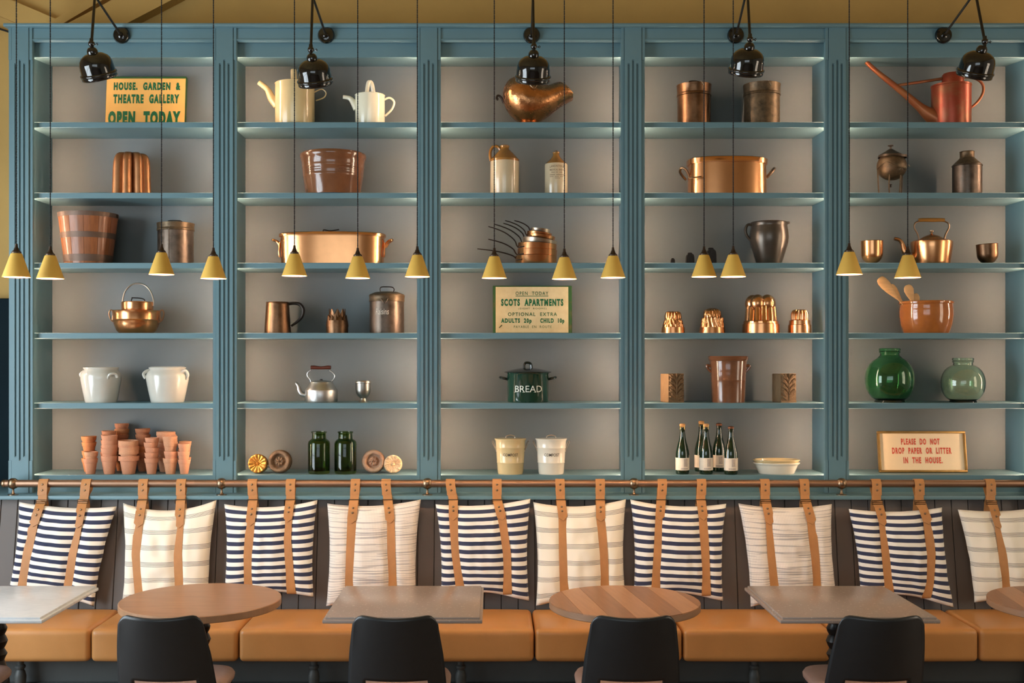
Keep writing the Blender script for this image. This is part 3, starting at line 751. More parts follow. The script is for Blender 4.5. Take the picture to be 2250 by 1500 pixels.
# ---- top shelf -----------------------------------------------------
def sign(name, label, x0, x1, ytop, row, Yb, lean, board_m, edge_m, th=.022):
    u = Yb/F; cx = (x0+x1)/2; zt = PZ(ytop, Yb); h = (zt-SH[row])/math.cos(lean)
    t = thing(name, label, 'sign', (PX(cx, Yb), Yb, SH[row]), (-lean, 0, 0)); return t, u, cx, h, (x1-x0)*u
t, u, cx, h, wd = sign('sign_board', 'orange sign board with green lettering on the top left shelf', 230, 406, 165, 0, 6.83, .10, None, None)
build(MB().box(-wd/2, wd/2, 0, .03, 0, h, .002), 'board', M['sign_gr'], t)
build(MB().box(-wd/2+.003, wd/2-.003, -.002, .0005, .001, h-.014), 'face', M['sign_or'], t)
def row_text(t, body, x0, x1, y0, y1, cx, u, zref, m, y=-.0032, **k):
    lettering(t, body, (x0-cx)*u, (x1-cx)*u, (zref-y1)*u, (zref-y0)*u, y, m, **k)
zr = CY-(SH[0]-CAMZ)*F/6.83
row_text(t, 'HOUSE,  GARDEN  &', 247, 394, 178, 199, cx, u, zr, M['txt_green'], bold=.06, space=1.3)
row_text(t, 'THEATRE  GALLERY', 247, 392, 205, 226, cx, u, zr, M['txt_green'], bold=.06, space=1.3)
row_text(t, 'OPEN  TODAY', 237, 396, 243, 276, cx, u, zr, M['txt_green'], bold=.075, space=1.3)

def enamel_can(name, label, cx, r, top, spout, hoop, handle, m, Y=6.74, hr=2.3):
    it = It(name, label, 'watering can', 0, cx, Y)
    it.lathe('body', m, [(0, 'b'), (r-1, 'b'), (r, 276), (r, top+2), (r+1, top+1), (r, top), (r-2, top), (r-2.5, top+3), (r-3, top+30), (0, top+32)], 40)
    it.tube('spout', m, spout[0], spout[1], n=12)
    it.tube('top_handle', m, hoop[0], hoop[1], flat=hoop[2], ref=(1, 0, 0))
    it.tube('side_handle', m, handle, hr, n=8)
    return it
enamel_can('watering_can', 'large cream enamel watering can behind the second wall lamp', 648, 43, 184, ([(610, 232), (597, 216), (588, 197), (578, 188), (569, 181)], [10, 9, 6.5, 6, 5.5]), ([(646, 190, -.02), (645, 160, -.02), (645, 152, 0), (645, 160, .03), (646, 190, .03)], 5.0, .25), [(690, 203), (706, 196), (716, 203), (712, 214), (694, 221)], M['cream'], hr=1.4)
enamel_can('watering_can', 'small white enamel watering can with a tall hoop handle', 813, 32.5, 209, ([(784, 240), (777, 226), (770, 217), (762, 214), (754, 213)], [8, 7, 5.5, 4.5, 4.2]), ([(806, 212, -.02), (809, 186, -.012), (813, 178, 0), (817, 186, .03), (820, 212, .045)], 4.4, .45), [(844, 219), (856, 215), (866, 224), (861, 240), (846, 255)], M['cream_w'])

# helmet coal scuttle
it = It('coal_scuttle', 'hammered copper helmet coal scuttle behind the middle wall lamp', 'scuttle', 0, 1170, 6.75)
sec = [(1105, 203, 212, 4), (1107, 193, 226, 22), (1112, 184, 240, 36), (1120, 175, 252, 46), (1130, 170, 262, 53), (1142, 168, 270, 57), (1155, 171, 274, 58), (1168, 177, 274, 57), (1180, 182, 271, 55), (1192, 187, 264, 52), (1205, 188, 255, 48), (1218, 184, 245, 45), (1230, 181, 235, 43), (1240, 184, 228, 41), (1249, 192, 222, 38), (1256, 203, 219, 34)]
vs, fs = [], []; n = 32
def sring(x, a, b, d, k=1.0, sh=0.0):
    zc, hh = (it.Z(a)+it.Z(b))/2, (it.Z(a)-it.Z(b))/2
    return [Vector((it.X(x)+sh*math.sin(2*PI*q/n)*hh, d*it.u*math.cos(2*PI*q/n)*k, zc+hh*k*math.sin(2*PI*q/n))) for q in range(n)]
rings = [sring(*q, sh=-.25*max(0, (q[0]-1225)/31)) for q in sec]
rings += [sring(*q, k=.9, sh=-.25*max(0, (q[0]-1225)/31)) for q in reversed(sec[7:])]
for r_ in rings: vs += r_
for i in range(len(rings)-1): fs += [(i*n+q, i*n+(q+1) % n, (i+1)*n+(q+1) % n, (i+1)*n+q) for q in range(n)]
fs.append(tuple(range(n)))
build(MB().add(vs, fs), 'body', M['copper_h'], it.root, sharp=60)
it.lathe('foot', M['copper_h'], [(0, 'b'), (24, 'b'), (24, 277), (20, 270), (0, 270)], 32).location = (it.X(1161), 0, 0)
it.tube('handle', M['iron'], [(1107, 226), (1101, 214), (1094, 210), (1091, 216), (1095, 219)], 2.6)
it.tube('bracket', M['brass'], [(1163, 200, -.15), (1168, 205, -.152), (1173, 207, -.152), (1178, 200, -.15)], 1.2)

def canister(name, label, row, cx, r, top, base_m, lid_m, Y=6.74, lidh=22, handle=None, bead=True, dome=3):
    it = It(name, label, 'canister', row, cx, Y); b = it
    it.lathe('body', base_m, [(0, 'b'), (r, 'b'), (r, top+lidh-1), (0, top+lidh-1)], 40)
    it.lathe('lid', lid_m, [(r+.2, top+lidh+5), (r+1.6, top+lidh+4), (r+1.6, top+lidh), (r+.8, top+lidh-1), (r+1.4, top+5), (r+2, top+4), (r+2, top+2), (r*.9, top+1), (r*.5, top-dome*.6), (0, top-dome)], 40)
    if handle: it.tube('lid_handle', M['iron'], handle, 1.3)
    return it
it = canister('canister', 'brown copper canister with a wire lid handle, left of two on the top shelf', 3-3, 1525, 36, 186, M['copper_d'], M['copper_d'], handle=[(1514, 186), (1515, 179), (1526, 178), (1537, 180), (1539, 186)])
it.tube('scratch', M['tinned'], [(1533, 186, -.10), (1540, 196, -.101)], .7, k=0)
it = canister('canister', 'mottled brown canister without handle, right of two on the top shelf', 0, 1674, 38.5, 185, M['tin_rust'], M['tin_rust'])
it.tube('scratch', M['tinned'], [(1679, 186, -.106), (1685, 197, -.1065)], .7, k=0)

it = It('watering_can', 'worn red long-spouted watering can on the top right shelf', 'watering can', 0, 2090, 6.75)
it.lathe('body', M['redcan'], [(0, 'b'), (40, 'b'), (41, 276), (41.5, 192), (42.5, 191), (42.5, 188), (0, 187)], 40)
mb = MB(); rr = 23*it.u  # half hood over the filling hole
mb.lathe([(rr, it.Z(189)), (rr, it.Z(166)), (rr*.9, it.Z(162)), (rr*.85, it.Z(166)), (rr*.85, it.Z(189))], 32); build(mb, 'hood', M['redcan'], it.root, loc=(it.X(2094), 0, 0))
it.tube('spout', M['redspout'], [(2058, 262), (2040, 250), (2022, 236), (1990, 208), (1955, 180), (1925, 156), (1903, 136)], [20, 15, 10, 7.5, 6.3, 5.3, 5], n=14)
it.tube('brace', M['redspout'], [(1968, 188), (2030, 179), (2080, 171)], 3.2, k=0)
it.tube('handle', M['redspout'], [(2128, 240), (2146, 226), (2159, 206), (2160, 188), (2150, 176), (2132, 170), (2112, 170)], 3.0)

# ---- second shelf --------------------------------------------------
def lobed(it, name, m, prof, lobes, amp, seg=120, sharp=60, parent=None, twist=None):
    """prof rows: (r,py,amp 0..1,phase)"""
    P_ = [(r*it.u, it.Z(py)) for r, py, *_ in prof]; A = [q[2] if len(q) > 2 else 0 for q in prof]; ph = [q[3] if len(q) > 3 else 0 for q in prof]
    return build(MB().lathe(P_, seg, rf=lambda a, r, z, i: r*(1-amp*A[i]*(1-abs(math.cos(lobes*(a+ph[i])/2))**.7))), name, m, parent or it.root, sharp=sharp)
it = It('jelly_mould', 'tall brown copper jelly mould of rounded columns', 'mould', 1, 289, 6.74)
lobed(it, 'shell', M['copper_b'], [(0, 'b', 0), (43, 'b', 1), (42.5, 420, 1), (41, 370, 1), (40, 356, 1), (38, 347, 1), (34, 341, 1), (29, 338, 1), (24, 338.5, 1), (20, 342, .8), (15, 350, .4), (0, 352, 0)], 8, .40, seg=140)

it = It('stoneware_pan', 'wide brown salt-glazed pan with impressed rings', 'pan', 1, 732, 6.74)
pf = [(0, 'b'), (58, 'b'), (59.5, 427), (65, 392), (65.7, 391), (65.4, 389), (67, 372), (67.7, 371), (67.3, 369), (69.5, 352), (71.5, 350), (72.5, 345), (72, 341), (70, 339), (67, 341), (60, 420), (0, 422)]
it.lathe('body', M['brownglaze'], pf, 48, sharp=50)
for k, py in enumerate((376, 381, 386)):
    for q in range(14):
        for sgn in (-1, 1):
            a = sgn*(.30+.045*q); R_ = (65.4+(392-py)*.1)*it.u
            if k == 0 and q == 0 and sgn == -1: mbx = build(MB().box(-.0032, .0032, -.0014, .0010, -.0026, .0026, .0008), 'impressed_mark', M['brownglaze'], it.root); mk = mbx
            else: mk = mk.copy(); COL.objects.link(mk)
            mk.location = (R_*math.sin(a), -R_*math.cos(a), it.Z(py)); mk.rotation_euler = (0, 0, a)

it = It('stoneware_flagon', 'stoneware flagon with tan shoulder and a looped handle', 'flagon', 1, 1109, 6.74)
it.lathe('body', M['stonecream'], [(0, 'b'), (31, 'b'), (31.8, 428), (31.8, 358), (31.5, 355), (0, 354)], 40)
it.lathe('shoulder', M['stonetan'], [(31.6, 355.5), (31.7, 351), (29, 348), (20, 338), (13, 331), (9.5, 328), (9, 325), (10.5, 323), (10.5, 320.5), (9.5, 319.5), (6, 319.8), (5.5, 328), (0, 330)], 40)
it.tube('handle', M['stonetan'], [(1100, 330), (1093, 322), (1084, 322), (1078, 331), (1077, 343), (1079, 354)], 3.2)
it = It('stoneware_bottle', 'stoneware bottle with tan neck and printed trade mark', 'bottle', 1, 1222, 6.74)
R_ = 25.3
it.lathe('body', M['stonecream'], [(0, 'b'), (24.6, 'b'), (R_, 428), (R_, 364), (24.5, 361), (0, 360)], 40)
it.lathe('shoulder', M['stonetan'], [(24.5, 361.2), (22, 358), (15, 352), (9.5, 346), (7, 341), (6.6, 338), (7.8, 336.5), (7.8, 334.8), (6.5, 334), (0, 334)], 36)
it.lathe('stopper', M['tin_rust'], [(0, 335), (5, 335), (5.6, 332), (4, 331), (0, 330.5)], 20)
for body, x0, x1, y0, y1, arc in (('LANCASTER &', 1206, 1239, 368, 372, 1.6), ('MEDICAL BREW', 1206, 1239, 375, 378.5, 0), ('--- -- ---', 1210, 1235, 381.6, 382.8, 0), ('---- ------', 1206, 1239, 386.8, 388.2, 0), ('--- --- ---', 1206, 1238, 391, 392, 0), ('----', 1218, 1229, 394.5, 395.5, 0)):
    lettering(it.root, body, it.X(x0), it.X(x1), it.Z(y1), it.Z(y0), 0, M['txt_brown'], bold=.01, R=R_*it.u+.0006, arc=arc*it.u)

def oval_pan(label, row, cx, rx, ry, top, lid_top, Y, mt, hand, lid_handle, name, flare=1.02):
    it = It(name, label, 'pan', row, cx, Y); sy = ry/rx
    def sq(a, r, z, i):  # stadium-like outline
        p = 2.7; c_, s_ = abs(math.cos(a)), abs(math.sin(a)); return r/((c_**p+s_**p)**(1/p))*1.0
    it.lathe('body', mt, [(0, 'b'), (rx-3, 'b'), (rx-1, 'b'), (rx*1.0, 'b'), (rx*flare, top), (0, top)], 64, sy=sy, rf=sq, sharp=50)
    it.lathe('lid', mt, [(rx*flare-.5, top+8), (rx*flare+3.0, top+7.5), (rx*flare+3.2, lid_top+2), (rx*flare, lid_top), (rx*.7, lid_top-1), (0, lid_top-1.5)], 64, sy=sy, rf=sq, sharp=50)
    for pts in hand: it.tube('handle', M['brass'] if row == 1 else mt, pts, 2.6)
    if lid_handle: it.tube('lid_handle', M['iron'], lid_handle, 1.4)
    return it
it = oval_pan('oval copper pan with lid and upright brass loop handles', 1, 1597, 85, 52, 356, 351, 6.75, M['copper'],
         [[(1513, 392, -.03), (1506, 376, -.03), (1497, 370, -.02), (1494, 376, .0), (1500, 383, .03), (1510, 392, .05)], [(1683, 392, -.03), (1694, 380, -.03), (1702, 370, 0), (1700, 372, .03), (1684, 392, .05)]], [(1576, 351), (1578, 349), (1620, 349), (1622, 351)], 'oval_pan', .985)
it.tube('handle_plate', M['brass'], [(1508, 396, -.10), (1520, 397, -.128), (1532, 396, -.138)], 3.0, k=2, flat=.4)

# theatre lantern
it = It('spotlight_lamp', 'rusty round spotlight lantern on thin legs', 'lantern', 1, 1957, 6.74)
mb = MB(); u = it.u
prof = [(0, -24), (13, -24), (23, -18), (29, -9), (31, 2), (30, 14), (26, 23), (23, 27), (21, 27), (21, 23), (0, 21)]
Rm = Matrix.Rotation(math.radians(-50), 4, 'Z') @ Matrix.Rotation(math.radians(-90), 4, 'X')
mb.lathe([(r*u, z*u) for r, z in prof], 32, M=Rm, c=(0, 0, it.Z(365))); build(mb, 'drum', M['tin_rust'], it.root, sharp=35)
it.lathe('cap', M['tin'], [(27, 346), (26, 341), (12, 333), (5, 328), (2, 327), (2, 322), (6, 321), (6, 319), (0, 318.5)], 28)
it.lathe('vent', M['tin'], [(20, 347), (22, 342), (0, 339)], 20).location = (it.X(1972), 0, 0)
for pts in ([(1926, 372, -.02), (1927, 400, -.02), (1929, 431, -.02)], [(1944, 388, -.08), (1943, 410, -.08), (1944, 431, -.08)], [(1971, 388, -.06), (1970, 410, -.06), (1968, 431, -.06)], [(1988, 372, .04), (1987, 400, .04), (1985, 431, .04)]):
    it.tube('leg', M['tin_rust'], pts, 1.5, k=3)
it.tube('foot_bar', M['iron'], [(1940, 430, -.07), (1960, 428, -.05), (1990, 429.5, .0)], 2.2, k=3)
it.tube('yoke', M['tin_rust'], [(1926, 372, -.02), (1936, 362, -.085), (1957, 372, -.105), (1980, 374, -.07), (1989, 371, .03)], 1.6)
for px, py in ((1969, 375), (1977, 372), (1985, 369)): it.tube('bracket', M['tinned'], [(px-4, py+2, -.085), (px, py-1, -.09), (px+3, py+2, -.08)], 1.0, k=2)
it.lathe('knob', M['iron'], [(0, 412), (3, 411), (1.2, 408), (3.2, 405), (0, 404)], 12)

it = It('milk_churn', 'dark brown metal churn with sloped shoulder', 'churn', 1, 2125, 6.74)
it.lathe('body', M['tin'], [(0, 'b'), (30, 'b'), (30.6, 428), (30.6, 366), (32, 365), (31.5, 363), (0, 362)], 40)
it.lathe('neck', M['tin_rust'], [(31.5, 363.5), (16, 348), (15, 346), (15, 335), (15.8, 334), (15, 333), (13.4, 334), (13, 346), (0, 352)], 36)

# ---- third shelf ---------------------------------------------------
it = It('wooden_bucket', 'oak bucket of staves with iron hoops', 'bucket', 2, 194, 6.74)
u = it.u; z1 = it.Z(472); rb, rt = 49.5*u, 63*u; NS = 12
for k in range(NS):
    a0, a1 = 2*PI*(k+.012)/NS+.18, 2*PI*(k+.988)/NS+.18; mb = MB(); vs = []
    for z, r in ((0, rb), (z1, rt)):
        for q in range(5):
            a = a0+(a1-a0)*q/4; vs.append((r*math.cos(a), r*math.sin(a), z))
        for q in range(5):
            a = a1-(a1-a0)*q/4; vs.append(((r-.014)*math.cos(a), (r-.014)*math.sin(a), z))
    fs = [tuple(reversed(range(10))), tuple(range(10, 20))]+[(q, (q+1) % 10, (q+1) % 10+10, q+10) for q in range(10)]
    build(mb.add(vs, fs), 'stave', M['oak'], it.root, sharp=30)
build(MB().lathe([(0, .012), (rb-.008, .012), (rb-.008, .03), (0, .03)], 32), 'bottom', M['oak'], it.root)
def hoop(py0, py1):
    za, zb = it.Z(py0), it.Z(py1); ra, rb_ = rb+(rt-rb)*za/z1, rb+(rt-rb)*zb/z1
    build(MB().lathe([(ra+.0005, za), (ra+.0025, za), (rb_+.0025, zb), (rb_+.0005, zb)], 48), 'hoop', M['hoop'], it.root, sharp=30)
hoop(577, 562); hoop(526, 514); hoop(480, 470.5)
it.tube('bail_handle', M['iron'], [(130, 476, 0), (131, 470, .0), (150, 468, .12), (194, 467.5, .168), (238, 468, .12), (257, 472, 0), (258, 478, 0)], 1.3)
it = canister('canister', 'tarnished tin canister right of the wooden bucket', 2, 386, 38.5, 489, M['tin'], M['tin_rust'], lidh=14)
it.tube('lid_handle', M['iron'], [(370, 488, -.01), (374, 485.5, -.01), (396, 485.5, -.01), (400, 488, -.01)], 1.6, k=3)
it.tube('seam', M['tin'], [(382, 505, -.1058), (382, 580, -.1058)], .9, k=0)

it = oval_pan('long polished copper fish kettle with two handles', 2, 731, 112, 50, 514, 514, 6.75, M['copper'],
         [[(616, 545, -.01), (613, 536, -.01), (608, 530, -.01), (600, 527, -.01), (600, 527, .03), (608, 530, .05), (616, 542, .05)], [(846, 545, -.01), (849, 536, -.01), (854, 530, -.01), (861, 527, -.01), (861, 527, .03), (853, 531, .05), (846, 542, .05)]],
         [(711, 513), (711, 505), (726, 507), (745, 504)], 'fish_kettle', 1.015)
for px, a in ((617, .02), (845, .02)): it.tube('handle_plate', M['copper'], [(px, 534, -.03), (px-1 if px < 700 else px+1, 555, -.04), (px, 566, -.035)], 2.2, k=2)

# stacked saucepans
pans = [(1178, 563, 581.2, 45.5, 0, 'copper', (1049, 547), (1134, 568), 'bottom copper saucepan of the tilted stack, its handle lowest'),
        (1180, 549, 565.5, 43.5, 2, 'copper', (1073, 526), (1133, 556), 'second copper saucepan from the bottom of the tilted stack'),
        (1180, 536, 551.5, 42.5, 3, 'copper', (1073, 498), (1136, 540), 'third copper saucepan from the bottom of the tilted stack'),
        (1184, 526, 541.5, 37.5, 8, 'tinned', (1086, 493), (1147, 533), 'tin-lined pale saucepan in the middle of the tilted stack'),
        (1187, 517, 531.0, 31.0, 8, 'copper', (1106, 491), (1152, 522), 'third saucepan from the top of the tilted stack'),
        (1184, 511, 523.0, 27.5, 7, 'copper', (1110, 485), (1156, 515), 'copper saucepan just under the topmost pale one'),
        (1186, 503, 516.0, 21.5, 6, 'tinned', (1130, 485), (1164, 505), 'small pale topmost saucepan of the tilted stack')]
for cx, top, bot, r, tl, mm, tip, rt_, lab in pans:
    Y = 6.74; it = It('saucepan', lab, 'saucepan', 2, cx, Y, group='stacked saucepans', z0=max(SH[2], PZ(bot, Y)))
    Rm = Matrix.Rotation(math.radians(tl), 4, 'Y'); hz = it.Z(top); R_ = r*it.u
    mb = MB().lathe([(0, 0), (R_-.004, 0), (R_-.001, .004), (R_, hz-.001), (R_+.0008, hz), (R_-.0015, hz), (R_-.003, .006), (0, .005)], 40, M=Rm); build(mb, 'pan_body', M[mm], it.root, sharp=45)
    x0, z0 = it.X(rt_[0]), it.Z(rt_[1]); x1, z1_ = it.X(tip[0]), it.Z(tip[1])
    build(MB().tube([(x0+.01, -.01, z0-.012), (x0-.001, -.012, z0), (x0+(x1-x0)*.10, -.012, z0+(z1_-z0)*.30), (x0+(x1-x0)*.38, -.012, z0+(z1_-z0)*.64), (x0+(x1-x0)*.70, -.012, z0+(z1_-z0)*.86), (x1, -.012, z1_)], [.0045, .005, .0048, .0045, .0042, .0035], 8, k=6, flat=.6), 'handle', M['iron'], it.root)
    a = math.radians(-62)
    if r > 40: build(MB().tube([(R_*math.sin(q), -R_*math.cos(q)-.001, z0-.012) for q in (-1.25, -1.1, -.95, -.8)], .0065, 8, flat=.45, k=3), 'bracket', M['iron'], it.root)

# cast weights
for cx, w2, top, sd, lab in ((1478, 4.6, 568, 0, 'smallest dark cast iron weight at the shelf end'), (1516, 8.6, 557, 1, 'middle dark cast iron weight with an arched top'), (1562, 10.6, 547, 2, 'largest dark cast iron weight behind a yellow pendant')):
    it = It('iron_weight', lab, 'weight', 2, cx, 6.70, group='cast iron weights'); a = w2*it.u; hz = it.Z(top)
    mb = MB(); mb.prism([(-a, 0), (a, 0), (a*.95, hz*.6)]+[(a*.9*math.cos(q), hz*.72+hz*.28*math.sin(q)) for q in [PI*k/8 for k in range(9)]]+[(-a*.95, hz*.6)], -a, a*.8); build(mb, 'block', M['iron_d'], it.root, sharp=30)
    mb = MB(); mb.prism([(-a*.5, hz*.15), (a*.5, hz*.15), (a*.5, hz*.6), (0, hz*.8), (-a*.5, hz*.6)], -a-.002, -a+.001); build(mb, 'cast_panel', M['iron_d'], it.root, sharp=30)
    build(MB().tube([(-a*.4, 0, hz*.93), (-a*.4, 0, hz*1.04), (a*.4, 0, hz*1.04), (a*.4, 0, hz*.93)], a*.14, 8, k=4), 'ring', M['iron_d'], it.root)

it = It('dark_jug', 'large dark metallic jug with a loop handle', 'jug', 2, 1690, 6.74)
it.lathe('body', M['darkglaze'], [(0, 'b'), (26, 'b'), (28, 576), (34, 556), (40.5, 535), (42, 522), (41, 508), (38.5, 498), (38.5, 494), (40, 490), (39, 488), (37, 490), (36, 498), (0, 502)], 48)
it.tube('lip', M['darkglaze'], [(1722, 494, -.03), (1730, 490, 0), (1733, 489, 0), (1722, 492, .03)], 3.0)
it.tube('handle', M['darkglaze'], [(1653, 494), (1643, 494), (1638, 505), (1641, 517), (1650, 528)], 3.0)

def cup(label, cx, r, top, m, tilt=0):
    it = It('copper_cup', label, 'cup', 2, cx, 6.70, group='round-bottomed copper cups'); u = it.u; h = it.Z(top); R_ = r*u
    mb = MB().lathe([(0, 0)]+[(R_*math.sin(PI/2*q/8), R_*(1-math.cos(PI/2*q/8))) for q in range(1, 9)]+[(R_*1.02, h), (R_*.97, h), (R_*.94, R_), (R_*.6, R_*.35), (0, .006)], 36, M=Matrix.Rotation(tilt, 4, 'Y'))
    build(mb, 'bowl', m, it.root)
    build(MB().lathe([(R_*1.02, h-.003), (R_*1.05, h-.0015), (R_*1.02, h)], 36, M=Matrix.Rotation(tilt, 4, 'Y')), 'rim', m, it.root)
cup('bright round-bottomed copper cup left of the copper kettle', 1916, 23, 529, M['copper'])
cup('darker tilted copper cup right of the copper kettle', 2171, 22, 536, M['copper_d'], -.06)

it = It('copper_kettle', 'copper kettle with swan spout and turned overhead grip', 'kettle', 2, 2047, 6.74)
it.lathe('body', M['copper'], [(0, 'b'), (38, 'b'), (39, 578), (43, 545), (44, 534), (43.5, 531), (38, 528), (24, 526), (0, 526)], 44)
it.lathe('lid', M['copper'], [(25, 527), (24, 524), (16, 519), (5, 515), (2.5, 514), (1.8, 512), (0, 512)], 32)
it.lathe('lid_knob', M['brass'], [(0, 513), (1.6, 513), (1.6, 511), (4, 509), (4, 506.5), (0, 505)], 16)
it.tube('spout', M['copper'], [(2010, 566), (1996, 561), (1987, 550), (1983, 536), (1976, 527), (1965, 524)], [9, 8, 6, 4.5, 4, 3.8], n=12)
for sx in (-1, 1): it.tube('handle_arm', M['brass'], [(2047+sx*27, 528), (2047+sx*31, 514), (2047+sx*38, 500), (2047+sx*36, 490), (2047+sx*27, 486)], 1.7)
it.tube('grip', M['stonetan'], [(2019, 483.5), (2028, 483), (2047, 483), (2066, 483), (2075, 483.5)], [4, 4.2, 4.6, 4.2, 4], n=12, k=3)
# ---- fourth shelf --------------------------------------------------
it = It('preserving_pan', 'copper preserving pan with two ear handles', 'pan', 3, 300, 6.74)
it.lathe('bowl', M['copper'], [(0, 'b'), (36, 'b'), (42, 726), (48, 712), (49, 706), (50.5, 704), (49, 702), (50, 690), (51.5, 684), (52.5, 682.5), (51, 682), (49, 684), (46, 706), (36, 727), (0, 728)], 44)
for sx in (-1, 1): it.tube('ear_handle', M['brass'], [(300+sx*47, 709), (300+sx*56, 703), (300+sx*60, 690), (300+sx*58, 682), (300+sx*53, 682), (300+sx*51, 690), (300+sx*53, 703)], 1.6)
zz = SH[3]+.012
it = It('copper_pot', 'small lidded copper pot with a hoop handle, standing in the preserving pan', 'pot', 3, 302, 6.74, z0=zz)
it.lathe('body', M['copper'], [(0, 'b'), (31, 'b'), (33, 700), (34, 666), (34.5, 664.5), (33, 664), (0, 664.5)], 40)
it.tube('hoop_handle', M['tinned'], [(269, 674), (270, 658), (275, 640), (288, 626), (303, 622.5), (319, 627), (331, 640), (337, 658), (337, 672)], 1.7)
it.lathe('lid', M['copper'], [(33.5, 665), (33, 663), (0, 661)], 36)
it.tube('lid_handle', M['iron'], [(288, 662), (290, 655), (291, 654), (308, 655), (317, 658), (318, 663)], 1.3, k=3)

it = It('copper_tankard', 'brown copper tankard with a dark curved handle', 'tankard', 3, 610, 6.74)
it.lathe('body', M['copper_d'], [(0, 'b'), (28.5, 'b'), (28.8, 729), (25, 672), (24.5, 666), (25.2, 665), (24.5, 663.5), (23, 664), (22.5, 672), (0, 680)], 40)
it.tube('handle', M['iron'], [(633, 668), (645, 666), (658, 668), (666, 679), (664, 694), (654, 706), (640, 716)], [3, 3.4, 3.8, 3.8, 3.4, 3, 2.4])

it = It('crown_mould', 'brown metal crown-shaped mould with pointed battlements', 'mould', 3, 741, 6.74); u = it.u
it.lathe('base', M['copper_d'], [(0, 'b'), (24, 'b'), (24, 718), (0, 718)], 36)
it.lathe('band', M['copper_d'], [(0, 718), (24.8, 718), (24.8, 716), (23.4, 704), (0, 704)], 36)
def crown(r0, r1, za, zb, n, ph, nm):
    vs, fs = [], []; N = n*6
    for q in range(N):
        a = 2*PI*q/N+ph; s_ = abs((q % 6)-3)/3; zt = za+(zb-za)*(.45+.55*s_)
        k = 1+.05*s_
        for r, z in ((r0, za), (r1*k, zt), (r1*k-.004, zt), (r0-.004, za)): vs.append((r*math.cos(a), r*math.sin(a), z))
    for q in range(N):
        for j in range(4): fs.append((q*4+j, q*4+(j+1) % 4, ((q+1) % N)*4+(j+1) % 4, ((q+1) % N)*4+j))
    build(MB().add(vs, fs), nm, M['copper_d'], it.root, sharp=25)
crown(23*u, 20*u, it.Z(705), it.Z(692), 12, 0, 'lower_battlement'); crown(19*u, 17*u, it.Z(704), it.Z(678), 8, .2, 'upper_battlement')

it = It('canister', 'battered tin canister lettered Raisins, with a domed lid', 'canister', 3, 850, 6.74)
it.lathe('body', M['tin'], [(0, 'b'), (37.5, 'b'), (38, 728), (37.6, 662), (0, 661)], 44)
it.lathe('lid', M['tin_rust'], [(38, 663), (39, 662), (39, 660), (38.5, 659), (38.8, 651), (39.5, 650), (38, 647), (26, 642), (12, 640.5), (0, 640)], 44)
it.tube('lid_handle', M['iron'], [(836, 641), (835, 635), (838, 630.5), (850, 630), (862, 631), (866, 636), (864, 641)], 1.2)
it.tube('hasp', M['tin'], [(841, 658, -.107), (846, 666, -.106), (850, 668, -.106), (856, 658, -.107)], 1.0, k=3)
lettering(it.root, 'Raisins', it.X(828), it.X(858), it.Z(692), it.Z(679), 0, M['txt_pale'], bold=.005, shear=.12, R=37.9*it.u+.0008)

t, u, cx, h, wd = sign('sign_board', 'cream sign board with green lettering and mossy edges, on the middle shelf', 1083, 1257, 627, 3, 6.80, .06, None, None)
build(MB().box(-wd/2, wd/2, 0, .03, 0, h, .003), 'board', M['sign_gr'], t)
zr = CY-(SH[3]-CAMZ)*F/6.80
build(MB().box((1089-cx)*u, (1249-cx)*u, -.002, .0005, .006, (zr-629.5)*u), 'face', M['sign_cr'], t)
for body, x0, x1, y0, y1, b_ in (('OPEN  TODAY', 1133, 1205, 640, 648, .012), ('SCOTS  APARTMENTS', 1101, 1238, 656, 672, .055), ('(EIGHT  ROOMS)', 1139, 1201, 675.5, 680.5, 0), ('OPTIONAL  EXTRA', 1116, 1224, 686, 694, .02),
                                ('ADULTS  20p', 1101, 1168, 699, 712, .05), ('CHILD  10p', 1187, 1240, 699, 712, .05), ('PAYABLE  EN  ROUTE', 1129, 1212, 715, 720.5, .004)):
    row_text(t, body, x0, x1, y0, y1, cx, u, zr, M['txt_green'] if b_ > .03 else M['sign_ink'], bold=b_, space=1.28)
build(MB().box((1133-cx)*u, (1205-cx)*u, -.0034, -.002, (zr-650.5)*u, (zr-649.3)*u), 'underline', M['txt_green'], t)
build(MB().tube([((1097-cx)*u, -.003, (zr-720)*u), ((1103-cx)*u, -.003, (zr-714)*u)], .004, 8, flat=.3), 'chip', M['sign_gr'], t)

def mould(label, cx, prof, lobes, amp, Y=6.72, seg=144, seam=True):
    it = It('jelly_mould', label, 'mould', 3, cx, Y, group='copper jelly moulds'); return it, lobed(it, 'shell', M['copper'], prof, lobes, amp, seg=seg, sharp=50)
tw = lambda n, a: a/n
it, o = mould('small copper jelly mould with twisted flutes, leftmost of four', 1479, [(0, 'b', 0), (26, 'b', 0), (25, 719, 0), (23.5, 719, 1, .0), (22.5, 713, 1, .12), (21, 706, 1, .26), (19.5, 703, .6, .32), (18, 701, .3, .3), (18.5, 699, .7, .1), (18, 692, 1, .1), (16, 686, 1, .1), (12, 684, 1, .1), (7, 686, .5, .1), (0, 688, 0)], 14, .22)
it, o = mould('copper jelly mould with slanted flutes and a rosette top', 1565, [(0, 'b', 0), (28.5, 'b', 0), (27, 719, 0), (26.5, 719, 1, 0), (25.5, 711, 1, .1), (24.5, 703, 1, .2), (24, 698, .8, .27), (20, 697, .3, .2), (20, 693, .8, .4), (18.5, 684, 1, .5), (15, 680, 1, .6), (10, 678, .6, .6), (7, 677, .2, .6), (0, 678, 0)], 16, .20)
it = It('jelly_mould', 'tallest copper jelly mould with bulging domes over columns', 'mould', 3, 1672, 6.73, group='copper jelly moulds')
